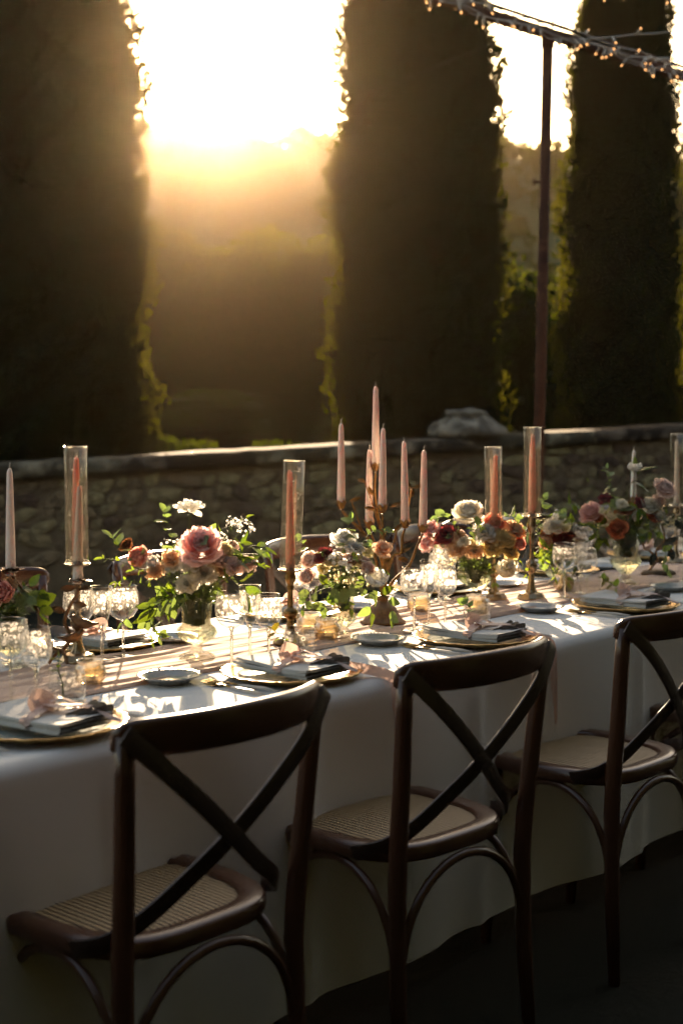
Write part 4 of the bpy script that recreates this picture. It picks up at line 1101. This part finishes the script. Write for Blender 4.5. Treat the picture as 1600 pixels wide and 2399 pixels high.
# ------------------------------------------------------------------ flowers
def petal_mat(name, c1, c2, tr=.60):
    return mat('petal_' + name, c1, c2, rough=.6, scale=28, trans=tr, rnd=.10, sheen=.2, ramp=(.3, .7), bump=.15, bscale=180, bdist=.0006)
PET = {'blush': petal_mat('blush', (.78, .42, .40), (.86, .64, .60)), 'white': petal_mat('white', (.78, .77, .72), (.83, .82, .78)), 'ivory': petal_mat('ivory', (.80, .74, .60), (.84, .80, .70)),
       'coral': petal_mat('coral', (.74, .28, .22), (.82, .44, .36)), 'apricot': petal_mat('apricot', (.78, .48, .27), (.83, .62, .42)), 'palepink': petal_mat('palepink', (.80, .60, .53), (.85, .70, .63)),
       'cream': petal_mat('cream', (.74, .64, .36), (.80, .74, .50)), 'bronze': petal_mat('bronze', (.22, .08, .03), (.36, .15, .05)), 'peach': petal_mat('peach', (.80, .48, .32), (.84, .60, .45)),
       'burgundy': petal_mat('burgundy', (.15, .018, .022), (.28, .05, .05)), 'pink': petal_mat('pink', (.78, .44, .40), (.84, .58, .53)), 'yellow': petal_mat('yellow', (.76, .56, .22), (.80, .68, .36)),
       'rust': petal_mat('rust', (.42, .10, .05), (.60, .22, .11))}
M_stem = mat('flower_stem', (.07, .11, .025), (.11, .15, .04), rough=.6, scale=20, trans=.2)
M_leafA = mat('eucalyptus_leaf', (.15, .22, .10), (.21, .27, .14), rough=.55, scale=20, trans=.40, tcol=(1.55, 1.6, .7), rnd=.22, bump=.2, bscale=120, bdist=.0005)
M_leafB = mat('glossy_leaf', (.055, .105, .022), (.09, .14, .03), rough=.38, scale=20, trans=.42, tcol=(2.1, 1.8, .6), rnd=.25, bump=.2, bscale=120, bdist=.0005)
M_leafC = mat('young_leaf', (.15, .22, .045), (.21, .27, .07), rough=.5, scale=20, trans=.45, tcol=(1.6, 1.6, .6), rnd=.2)
M_leafD = mat('olive_brown_leaf', (.13, .13, .03), (.20, .14, .04), rough=.5, scale=30, trans=.42, tcol=(1.7, 1.5, .5), rnd=.2)

def petals(m, n, Rf, spec, ruffle, seed, notch=.0):
    """n overlapping cupped petals; spec(t) -> length, width, base radius, base lift, tilt at foot, tilt at lip"""
    rs = random.Random(seed)
    for i in range(n):
        t = i / max(1, n - 1); a = i * 2.39996 + rs.uniform(-.15, .15)
        L, W, r0, z0, ph0, ph1 = spec(t)
        L *= rs.uniform(.92, 1.08); W *= rs.uniform(.92, 1.08); ph1 += rs.uniform(-.12, .12); k0 = rs.uniform(0, 9)
        NQ = 6
        rr, zz = [r0], [z0]
        for q in range(NQ):
            ph = ph0 + (ph1 - ph0) * ((q + .5) / NQ) ** 1.3
            rr.append(rr[-1] + L / NQ * math.sin(ph)); zz.append(zz[-1] + L / NQ * math.cos(ph))
        NP = 6; vs = []
        for q in range(NQ + 1):
            f = q / NQ; w = W * (.28 + .72 * math.sin(math.pi * min(1, .10 + .78 * f)) ** .8)
            if f > .8: w *= 1 - .35 * ((f - .8) / .2) ** 2
            for p in range(NP + 1):
                x = (p / NP - .5) * 2
                R_ = max(rr[q], .30 * Rf); an = a + x * w * .5 / R_
                rad = rr[q] + (R_ - rr[q]) * (1 - math.cos(x * w * .5 / R_)) * .6
                e = ruffle * L * f * f * math.sin(x * 7 + k0 + i) + ruffle * .6 * L * f ** 3 * math.sin(x * 13 + k0 * 2)
                dz = -notch * L * (1 - abs(x)) ** 2 * (1 if f > .85 else 0) - .16 * L * f * f * x * x
                vs.append(((rad + e * .5) * math.cos(an), (rad + e * .5) * math.sin(an), zz[q] + e + dz))
        m.add(vs, [(q * (NP + 1) + p, q * (NP + 1) + p + 1, (q + 1) * (NP + 1) + p + 1, (q + 1) * (NP + 1) + p) for q in range(NQ) for p in range(NP)])
lerp = lambda a, b, t: a + (b - a) * t
BLOOM = {}
def bloom_mesh(kind, colr, var=0):
    key = (kind, colr, var)
    if key in BLOOM: return BLOOM[key]
    m = MB(); sd = hash((kind, var)) % 1000 if False else (len(kind) * 31 + var * 7)
    if kind == 'peony':
        petals(m, 42, 1., lambda t: (lerp(.42, 1.05, t ** .7), lerp(.5, 1.25, t), lerp(.01, .22, t), lerp(.12, -.28, t), lerp(.35, 1.35, t), lerp(-1.3, .62, t ** .7)), .07, sd, .12)
    elif kind == 'rose':
        petals(m, 24, 1., lambda t: (lerp(.6, 1.0, t), lerp(.5, 1.35, t), lerp(.01, .16, t), lerp(.22, -.32, t), lerp(.1, 1.25, t), lerp(-.8, .55, t)), .025, sd, .0)
    elif kind == 'ranunculus':
        petals(m, 36, 1., lambda t: (lerp(.75, 1.15, t), lerp(.6, 1.5, t), lerp(.02, .12, t), lerp(.1, -.35, t), lerp(.2, 1.45, t), lerp(-.7, .0, t)), .012, sd, .0)
    elif kind == 'carnation':
        petals(m, 36, 1., lambda t: (lerp(.55, 1.0, t), lerp(.6, 1.0, t), lerp(.01, .12, t), lerp(.15, -.2, t), lerp(.1, .9, t), lerp(-.5, 1.5, t ** .7)), .13, sd, .08)
    elif kind == 'scabiosa':
        petals(m, 22, 1., lambda t: (lerp(.55, .95, t), lerp(.30, .58, t), .12, lerp(.10, -.02, t), lerp(.6, 1.25, t), lerp(.9, 1.45, t)), .06, sd, .25)
        for k in range(16):
            a = k * 2.4; r = .045 * math.sqrt(k); m.lathe([(.001, 0), (.04, .04), (.001, .08)], 5, c=(r * math.cos(a), r * math.sin(a), .10))
    elif kind == 'tulip':
        petals(m, 9, 1., lambda t: (lerp(1.55, 1.7, t), lerp(1.6, 2.0, t), .05, -.7, 1.25, lerp(-.42, -.08, t)), .012, sd, .0)
    elif kind == 'filler':
        rs = random.Random(sd)
        for k in range(34):
            d = Vector((rs.gauss(0, 1), rs.gauss(0, 1), abs(rs.gauss(0, .8)) - .2)).normalized() * rs.uniform(.55, 1.1)
            n = 5; r = rs.uniform(.13, .21); ax = (d + Vector((rs.gauss(0, .4), rs.gauss(0, .4), .3))).normalized(); s = ax.orthogonal().normalized(); w = ax.cross(s)
            for j in range(n):
                a = 2 * math.pi * j / n; u = s * math.cos(a) + w * math.sin(a); v_ = -s * math.sin(a) + w * math.cos(a)
                m.add([d, d + u * r * .6 + v_ * r * .38 + ax * r * .2, d + u * r * 1.05 + ax * r * .35, d + u * r * .6 - v_ * r * .38 + ax * r * .2], [(0, 1, 2, 3)])
    me = m.mesh(kind + '_bloom', PET[colr]); BLOOM[key] = me
    return me

def leaf_mesh(name, L, w, m, tip=1., fold=.25, curl=.3):
    b = MB()
    def fn(a, q):
        x = (a - .5) * 2; ww = w * max(.02, math.sin(math.pi * q ** tip)) ** .75
        return (x * ww * .5, L * q, fold * abs(x) * ww * .5 - curl * L * q * q + .03 * L * math.sin(q * 9 + x))
    b.grid(fn, 4, 6)
    return b.mesh(name, m)
LEAF = {'euc': [leaf_mesh('leaf', .034, .030, M_leafA, .85), leaf_mesh('leaf', .028, .027, M_leafA, .8, .15, .1)],
        'long': [leaf_mesh('leaf', .055, .018, M_leafB, .8, .3, .35), leaf_mesh('leaf', .048, .020, M_leafB, .75, .25, .2)],
        'jas': [leaf_mesh('leaf', .032, .014, M_leafC, .75, .3, .3), leaf_mesh('leaf', .026, .013, M_leafC, .7, .2, .15)],
        'wide': [leaf_mesh('leaf', .050, .032, M_leafB, .8, .2, .25), leaf_mesh('leaf', .045, .03, M_leafA, .8, .2, .3)],
        'oak': [leaf_mesh('leaf', .03, .022, M_leafD, .8, .3, .2), leaf_mesh('leaf', .026, .02, M_leafC, .8, .2, .2)]}
fr = random.Random(99)
def orient(d, up):
    y = Vector(d).normalized(); z = Vector(up); x = y.cross(z)
    if x.length < 1e-3: x = y.orthogonal()
    x.normalize(); z = x.cross(y)
    return Matrix((x, y, z)).transposed().to_euler()
def sprig(parent, ctrl, kind, nl, s=1., name='leaf_sprig', label=None):
    P = spline(ctrl, 5); k = len(P)
    m = MB(); m.tube(P, [.0019 * s * (1 - .6 * i / k) for i in range(k)], 5); o = m.build(name, M_stem, parent)
    if label: o['label'] = label
    for i in range(nl):
        f = .22 + .78 * (i + .5) / nl; j = min(int(f * (k - 1)), k - 2); p = P[j].lerp(P[j + 1], f * (k - 1) - j)
        t = (P[j + 1] - P[j]).normalized()
        a = i * 2.4 + fr.uniform(-.5, .5) if kind != 'euc' else i * 1.57 + fr.uniform(-.4, .4)
        n = t.orthogonal().normalized(); n2 = t.cross(n); d = (n * math.cos(a) + n2 * math.sin(a)) * .9 + t * .55 + Vector((0, 0, fr.uniform(-.25, .1)))
        link('leaf', fr.choice(LEAF[kind]), o, p, rot=orient(d, t * .6 + Vector((fr.uniform(-.5, .5), -.2, .6))), scale=s * fr.uniform(.75, 1.2) * (1 - .35 * f * (kind == 'jas')))
    link('leaf', fr.choice(LEAF[kind]), o, P[-1], rot=orient(P[-1] - P[-3], (fr.uniform(-1, 1), -.4, .5)), scale=s * .8)
    return o

G_vase = solid_glass('pressed_vase_glass', (.95, .95, .90), .5)
M_water = solid_glass('vase_water', (.93, .93, .84), .6)
VASE = {
 'lobed': ([(.0, .001), (.044, .001), (.045, .004), (.036, .009), (.020, .015), (.013, .021), (.017, .028), (.013, .033), (.022, .038, .12), (.041, .050, .22), (.0475, .062, .22), (.044, .074, .16), (.036, .083, .06), (.0345, .092, .05), (.0365, .112, .05), (.0385, .135, .04), (.0415, .147)], .150),
 'small': ([(.0, .001), (.026, .001), (.027, .004), (.018, .009), (.012, .015), (.016, .021, .1), (.029, .033, .22), (.0335, .043, .22), (.031, .053, .14), (.0265, .060, .05), (.0275, .082, .08), (.0285, .100, .06), (.034, .117)], .120),
 'bowl': ([(.0, .001), (.040, .001), (.041, .004), (.024, .010), (.013, .019), (.011, .030), (.016, .036), (.030, .041, .10), (.047, .054, .16), (.055, .070, .16), (.056, .081, .08), (.0525, .088), (.057, .094)], .097),
 'tall': ([(.0, .001), (.044, .001), (.045, .004), (.030, .011), (.018, .018), (.020, .024), (.014, .030), (.019, .037), (.026, .045, .15), (.045, .066, .25), (.0505, .080, .25), (.046, .094, .16), (.041, .102, .05), (.044, .130, .06), (.049, .155, .05), (.057, .170)], .174)}
def extra_blooms(n, rx, rz_, zc, seed, pal, x0=0.):
    rs = random.Random(seed); out = []
    for i in range(n):
        a = math.pi * (.08 + .84 * (i + .5) / n) + rs.uniform(-.15, .15); f = rs.uniform(.55, 1.0)
        out.append((rs.choice(('carnation', 'ranunculus', 'rose', 'filler', 'carnation')), rs.choice(pal), x0 + rx * f * math.cos(a), -.02 - .05 * rs.random() - .03 * (1 - f), zc + rz_ * f * math.sin(a) * rs.uniform(.4, 1.), rs.uniform(.016, .024)))
    return out
def arrangement(label, loc, vase, blooms, sprigs, group='flower vases along the runner', vs=1.):
    t = thing('flower_arrangement', label, 'flowers', loc, 0, group)
    prof, H = VASE[vase]
    m = MB(); m.lathe(prof + lip(prof[-1][0] + .001, H), 96, lobes=12); v = m.build('vase', G_vase, t); v.scale = (vs,) * 3
    k0 = len(prof) // 2 - 1
    wp = [(max(.002, r - .0025), z) for r, z, *_ in prof[k0:-2]]
    m = MB(); m.lathe([(.0, wp[0][1] + .001)] + wp + [(.0, wp[-1][1] + .001)], 32); m.build('water', M_water, v)
    mouth = prof[-1][0] * .6 * vs; Hm = H * vs
    for i, (kind, colr, x, y, z, r) in enumerate(blooms):
        c = Vector((x, y, z)); ax = c - Vector((0, .02, Hm - .05)); ax.normalize()
        ax = (ax + Vector((0, -.55, .12))).normalized()
        if kind == 'tulip': ax = Vector((x * .5, -.05, 1)).normalized() if z > .35 else Vector((x * 2.5, -.30, .75)).normalized()
        if kind in ('scabiosa',) and z > .33: ax = Vector((0, .5, .8)).normalized()
        s = r * (1.28 if kind not in ('tulip', 'filler', 'peony') else 1.08)
        o = link(kind + '_bloom', bloom_mesh(kind, colr, i % 2), t, c - ax * s * .15, rot=ax.to_track_quat('Z', 'Y').to_euler(), scale=s)
        # stem and calyx, in the bloom's own frame
        a = i * 2.4; foot = Vector((mouth * .5 * math.cos(a + 2.5), mouth * .5 * math.sin(a + 2.5), Hm * .52)); lip_p = Vector((mouth * math.cos(a), mouth * math.sin(a), Hm))
        q = c - ax * s * .5
        M = Matrix.Translation(o.location) @ o.rotation_euler.to_matrix().to_4x4() @ Matrix.Scale(s, 4); Mi = M.inverted()
        mid = lip_p.lerp(q, .6) + Vector((0, 0, .012)) - ax * .012
        P = spline([foot, lip_p, mid, q], 5); m = MB(); m.tube([Mi @ p for p in P], [.0017 / s] * (len(P) - 1) + [.0045 / s], 6); m.build('stem', M_stem, o)
    for sp in sprigs:
        ctrl, kind, nl, s = sp
        sprig(t, [(ctrl[0][0] * .2, 0, Hm * .55), (ctrl[0][0] * .35, ctrl[0][1] * .35, Hm)] + [Vector(c) for c in ctrl], kind, nl, s)
    return t
def auto_sprigs(n, rx, z0, z1, seed, kinds=('euc', 'long', 'jas', 'wide'), low=.3, H=.14):
    rs = random.Random(seed); out = []
    for i in range(n):
        a = i * 2.4 + rs.uniform(-.3, .3); f = rs.random()
        x = math.cos(a) * rx * rs.uniform(.7, 1.05); y = math.sin(a) * rx * .75 * rs.uniform(.6, 1)
        z = lerp(z0, z1, 1 - abs(x) / rx * .8) * rs.uniform(.85, 1.05) if rs.random() > low else H - rs.uniform(.0, .05)
        mid = Vector((x * .55, y * .55, lerp(H, z, .75) + .02))
        out.append(([mid, Vector((x, y, z))], rs.choice(kinds), rs.randint(6, 10), rs.uniform(.75, 1.05)))
    return out
V3 = Vector
fl_B = [('peony', 'blush', 0.023, -0.10, 0.290, 0.0525), ('scabiosa', 'white', -0.014, 0, 0.373, 0.0313), ('ranunculus', 'coral', -0.137, -0.03, 0.255, 0.0281), ('carnation', 'apricot', -0.092, -0.06, 0.222, 0.0227), ('carnation', 'ivory', -0.002, -0.1, 0.247, 0.0265), ('carnation', 'ivory', 0.028, -0.1, 0.219, 0.0285), ('carnation', 'ivory', -0.014, -0.09, 0.194, 0.0245), ('rose', 'palepink', 0.131, -0.03, 0.239, 0.0229), ('ranunculus', 'cream', 0.074, -0.05, 0.273, 0.0207), ('filler', 'white', 0.119, 0, 0.325, 0.0231), ('filler', 'white', 0.06, 0.03, 0.299, 0.019), ('filler', 'white', -0.058, -0.02, 0.28, 0.0229), ('filler', 'white', 0.095, 0.02, 0.336, 0.019), ('carnation', 'bronze', -0.169, -0.01, 0.281, 0.0178), ('rose', 'palepink', 0.089, 0.02, 0.276, 0.019)]
sp_B = auto_sprigs(15, .165, .23, .31, 5, low=.08) + [
    ([V3((-.05, -.03, .27)), V3((-.065, -.02, .33)), V3((-.075, -.02, .365))], 'euc', 9, .9), ([V3((-.11, -.02, .24)), V3((-.18, -.02, .275)), V3((-.205, -.02, .30))], 'wide', 6, .9),
    ([V3((-.13, -.03, .22)), V3((-.19, -.03, .245)), V3((-.225, -.03, .25))], 'jas', 10, 1.), ([V3((-.10, -.05, .18)), V3((-.16, -.05, .20)), V3((-.19, -.05, .195))], 'jas', 9, 1.),
    ([V3((.09, -.02, .24)), V3((.14, -.02, .28)), V3((.165, -.02, .27))], 'long', 7, .9), ([V3((.08, -.05, .20)), V3((.12, -.05, .19)), V3((.13, -.05, .15))], 'wide', 6, 1.),
    ([V3((-.06, -.06, .16)), V3((-.09, -.07, .13)), V3((-.10, -.075, .075))], 'long', 8, 1.05), ([V3((-.08, -.05, .16)), V3((-.135, -.06, .14)), V3((-.175, -.06, .095))], 'wide', 5, .85),
    ([V3((-.05, -.07, .16)), V3((-.075, -.08, .12)), V3((-.08, -.085, .07))], 'euc', 7, 1.), ([V3((.05, -.04, .3)), V3((.10, -.02, .335)), V3((.125, -.02, .35))], 'jas', 8, .8)]
fl_B += extra_blooms(13, .125, .09, .215, 71, ('ivory', 'cream', 'palepink', 'white', 'apricot'))
arrangement('footed vase with a big blush peony, left of centre', (-.359, 3.494, RUN), 'lobed', fl_B, sp_B)
fl_C = [('rose', 'white', 0.001, -0.0, 0.26, 0.0346), ('tulip', 'white', 0.089, -0.07, 0.163, 0.0300), ('rose', 'peach', 0.105, -0.05, 0.239, 0.0275), ('carnation', 'burgundy', -0.051, -0.04, 0.217, 0.0252), ('filler', 'white', -0.01, -0.06, 0.217, 0.0388), ('ranunculus', 'palepink', -0.091, -0.03, 0.205, 0.0253), ('ranunculus', 'palepink', -0.099, -0.06, 0.164, 0.0228), ('filler', 'white', 0.036, -0.06, 0.194, 0.0297), ('carnation', 'white', 0.03, -0.03, 0.237, 0.023), ('rose', 'cream', 0.066, 0.03, 0.219, 0.0187), ('filler', 'cream', .0, -.05, .165, .034), ('filler', 'cream', .05, -.05, .16, .03)]
sp_C = auto_sprigs(12, .11, .18, .27, 15, low=.35, H=.12) + [
    ([V3((.0, -.01, .24)), V3((.012, -.01, .29)), V3((.018, -.01, .315))], 'euc', 7, 1.0), ([V3((.05, .0, .24)), V3((.08, .0, .28)), V3((.11, .0, .285))], 'euc', 8, 1.05),
    ([V3((-.05, -.04, .14)), V3((-.09, -.05, .12)), V3((-.105, -.05, .085))], 'wide', 5, .9), ([V3((.03, -.06, .13)), V3((.065, -.08, .11)), V3((.075, -.085, .07))], 'wide', 4, 1.),
    ([V3((.07, -.05, .13)), V3((.115, -.07, .11)), V3((.13, -.07, .06))], 'wide', 6, .95), ([V3((-.06, -.01, .20)), V3((-.10, 0, .24)), V3((-.125, 0, .255))], 'euc', 7, 1.), ([V3((-.03, -.06, .13)), V3((-.045, -.08, .11)), V3((-.05, -.085, .085))], 'wide', 4, .9)]
fl_C += extra_blooms(9, .085, .07, .175, 72, ('ivory', 'white', 'palepink', 'cream'))
arrangement('small vase with white and peach roses beside the candelabra', (.005, 3.865, RUN), 'small', fl_C, sp_C)
fl_D = [('peony', 'ivory', -0.024, -0.02, 0.282, 0.0506), ('ranunculus', 'coral', 0.058, -0.02, 0.242, 0.0369), ('rose', 'pink', -0.145, -0.02, 0.227, 0.0328), ('rose', 'pink', -0.16, -0.04, 0.183, 0.03), ('carnation', 'burgundy', -0.098, -0.04, 0.205, 0.0354), ('carnation', 'apricot', 0.123, -0.02, 0.22, 0.0356), ('carnation', 'apricot', -0.063, -0.07, 0.165, 0.0298), ('carnation', 'yellow', 0.043, -0.07, 0.165, 0.0298), ('carnation', 'apricot', -0.01, -0.08, 0.159, 0.027), ('carnation', 'white', 0.023, -0.06, 0.214, 0.0366), ('carnation', 'yellow', 0.082, -0.06, 0.196, 0.0339), ('ranunculus', 'coral', 0.137, -0.03, 0.18, 0.0246), ('tulip', 'ivory', 0.091, -0.07, 0.100, 0.0300), ('filler', 'cream', -0.09, -0.06, 0.136, 0.0271), ('ranunculus', 'palepink', -0.058, -0.05, 0.199, 0.0272), ('carnation', 'yellow', 0.106, -0.05, 0.151, 0.0272), ('rose', 'ivory', .098, -.085, .112, .028)]
sp_D = auto_sprigs(13, .14, .17, .25, 25, low=.2, H=.10) + [([V3((-.01, -.07, .17)), V3((-.006, -.08, .215)), V3((-.003, -.08, .245))], 'euc', 9, 1.05), ([V3((-.06, .02, .22)), V3((-.09, .02, .26)), V3((-.12, .02, .26))], 'euc', 8, 1.1),
    ([V3((.10, -.05, .13)), V3((.14, -.06, .12)), V3((.16, -.06, .08))], 'jas', 9, 1.1), ([V3((.06, .0, .24)), V3((.10, .0, .265)), V3((.13, 0, .265))], 'euc', 7, 1.1)]
fl_D += extra_blooms(13, .13, .10, .15, 73, ('ivory', 'cream', 'apricot', 'palepink', 'peach'))
arrangement('low glass bowl brimming with peach, ivory and burgundy flowers', (.433, 4.579, RUN), 'bowl', fl_D, sp_D)
fl_E = [('carnation', 'ivory', -0.016, -0.06, 0.206, 0.0322), ('carnation', 'burgundy', 0.02, -0.05, 0.155, 0.0367), ('carnation', 'burgundy', 0.056, -0.03, 0.168, 0.0324), ('ranunculus', 'bronze', -0.029, -0.03, 0.174, 0.0265), ('tulip', 'white', 0.084, -0.06, 0.188, 0.0300), ('filler', 'cream', -0.057, -0.02, 0.211, 0.0266), ('filler', 'white', 0.015, 0, 0.242, 0.0237), ('carnation', 'apricot', -0.043, -0.06, 0.147, 0.0234), ('carnation', 'rust', .03, -.06, .118, .026)]
sp_E = auto_sprigs(12, .12, .17, .27, 35, low=.2, H=.11, kinds=('euc', 'jas', 'wide')) + [([V3((-.03, -.01, .24)), V3((-.045, -.01, .275)), V3((-.04, -.01, .30))], 'euc', 7, 1.1), ([V3((.02, .0, .25)), V3((.05, 0, .28)), V3((.07, 0, .275))], 'wide', 6, .9),
    ([V3((-.04, -.10, .13)), V3((-.06, -.17, .11)), V3((-.01, -.22, .08)), V3((.01, -.235, .03))], 'jas', 14, 1.2), ([V3((-.05, -.09, .14)), V3((-.09, -.16, .12)), V3((-.05, -.21, .09)), V3((-.035, -.23, .05))], 'jas', 12, 1.2), ([V3((-.02, -.10, .13)), V3((.0, -.15, .14)), V3((.03, -.18, .125)), V3((.035, -.2, .09))], 'long', 8, .9)]
fl_E += extra_blooms(8, .08, .08, .15, 74, ('ivory', 'burgundy', 'cream', 'rust'), .02)
arrangement('burgundy and white flowers with trailing jasmine behind the brass candlestick', (.746, 4.937, RUN), 'small', fl_E, sp_E)
fl_F = [('peony', 'pink', -0.135, -0.05, 0.256, 0.0382), ('filler', 'cream', -0.093, -0.06, 0.231, 0.0323), ('rose', 'rust', -0.048, -0.08, 0.201, 0.0365), ('scabiosa', 'burgundy', -0.083, -0.04, 0.301, 0.0221), ('scabiosa', 'burgundy', 0.037, -0.05, 0.285, 0.0235), ('scabiosa', 'pink', 0.004, -0.07, 0.244, 0.0176), ('carnation', 'ivory', 0.074, -0.05, 0.275, 0.0323), ('carnation', 'ivory', 0.101, -0.05, 0.242, 0.0265), ('peony', 'palepink', 0.123, -0.04, 0.338, 0.0427), ('carnation', 'palepink', 0.106, -0.04, 0.292, 0.0236), ('tulip', 'white', 0.022, -0.02, 0.412, 0.0235), ('carnation', 'bronze', -0.007, -0.05, 0.268, 0.0265), ('filler', 'cream', -0.068, -0.02, 0.317, 0.0207), ('filler', 'cream', 0.137, -0.05, 0.216, 0.0235)]
sp_F = auto_sprigs(12, .14, .23, .31, 45, low=.15, H=.18, kinds=('euc', 'wide', 'long')) + [([V3((-.05, -.02, .31)), V3((-.066, -.02, .36)), V3((-.072, -.02, .405))], 'euc', 11, .85), ([V3((.0, -.01, .33)), V3((.035, -.01, .37)), V3((.032, -.01, .40))], 'long', 3, 1.3),
    ([V3((-.09, -.05, .20)), V3((-.12, -.06, .185)), V3((-.10, -.07, .165))], 'wide', 5, 1.1), ([V3((.08, -.05, .19)), V3((.12, -.06, .13)), V3((.135, -.06, .06))], 'wide', 7, 1.1), ([V3((.09, -.04, .22)), V3((.14, -.04, .25)), V3((.17, -.04, .24))], 'long', 6, .9)]
fl_F += extra_blooms(12, .125, .08, .22, 75, ('ivory', 'palepink', 'pink', 'cream', 'rust'))
fa = arrangement('tall footed vase with pink roses and a white tulip at right', (.994, 4.949, RUN), 'tall', fl_F, sp_F)
sprig(fa, [(-.05, -.02, .17), (-.09, -.02, .28), (-.125, -.02, .345), (-.138, -.02, .362)], 'jas', 3, .55, name='bud_stem')
fl_A = [('ranunculus', 'coral', -0.01, -0.05, 0.179, 0.0282), ('carnation', 'burgundy', -0.046, -0.02, 0.201, 0.0285), ('rose', 'peach', -0.032, -0.06, 0.155, 0.0241), ('carnation', 'apricot', -0.005, -0.0, 0.193, 0.0184)]
arrangement('coral flowers in a vase cut off by the left picture edge', (-.799, 3.413, RUN), 'small', fl_A, auto_sprigs(8, .08, .15, .2, 55, low=.2, H=.12) + [([V3((.03, -.02, .14)), V3((.06, -.02, .15)), V3((.075, -.02, .13))], 'wide', 5, 1.), ([V3((.02, -.02, .17)), V3((.05, -.02, .19)), V3((.07, -.02, .18))], 'wide', 5, .9)])

# --- little leaf sprigs lying on the napkins
for u, v, c, kind, lab in [
        (1.66 + .10, 2.242 + .07, [(0, 0, .0), (.004, .006, .03), (-.004, .008, .06), (-.002, .01, .08)], 'jas', 'yellow-green sprig standing at the left near napkin'),
        (2.37 + .10, 2.252 + .06, [(0, 0, .0), (-.012, .02, .02), (-.03, .04, .04), (-.045, .05, .055)], 'oak', 'olive-brown leaf sprig leaning on the tumbler by the dark candlestick'),
        (3.05 + .10, 2.225 + .05, [(0, 0, .0), (-.012, .014, .022), (-.026, .024, .044), (-.034, .03, .052)], 'euc', 'green leaf sprig on the napkin above the middle chair'),
        (3.86 + .09, 2.24 + .06, [(0, 0, .0), (-.02, .012, .018), (-.048, .022, .034), (-.075, .03, .048)], 'oak', 'olive leaf sprig on the napkin above the right chair')]:
    o = sprig(None, c, kind, 7, .95, name='leaf_sprig'); o.location = T(u, v, TZ + .036); o.rotation_euler = (0, 0, RZ)
    tag(o, lab, 'leaf sprig', 'sprigs laid on the napkins')

# ------------------------------------------------------------------ warm evening haze
hz = MB(); hz.box((10, 80, 12.7), (280, 240, 27.4))
ho = hz.build('haze', None, smooth=False)
hm = bpy.data.materials.new('evening_haze'); hm.use_nodes = True
N = hm.node_tree.nodes; L = hm.node_tree.links
N.remove(N['Principled BSDF'])
pv = N.new('ShaderNodeVolumePrincipled')
pv.inputs['Color'].default_value = (.40, .30, .205, 1)
pv.inputs["Density"].default_value = .0003
pv.inputs['Anisotropy'].default_value = .928
L.new(pv.outputs[0], N['Material Output'].inputs['Volume'])
ho.data.materials.append(hm)
tag(ho, kind='stuff')
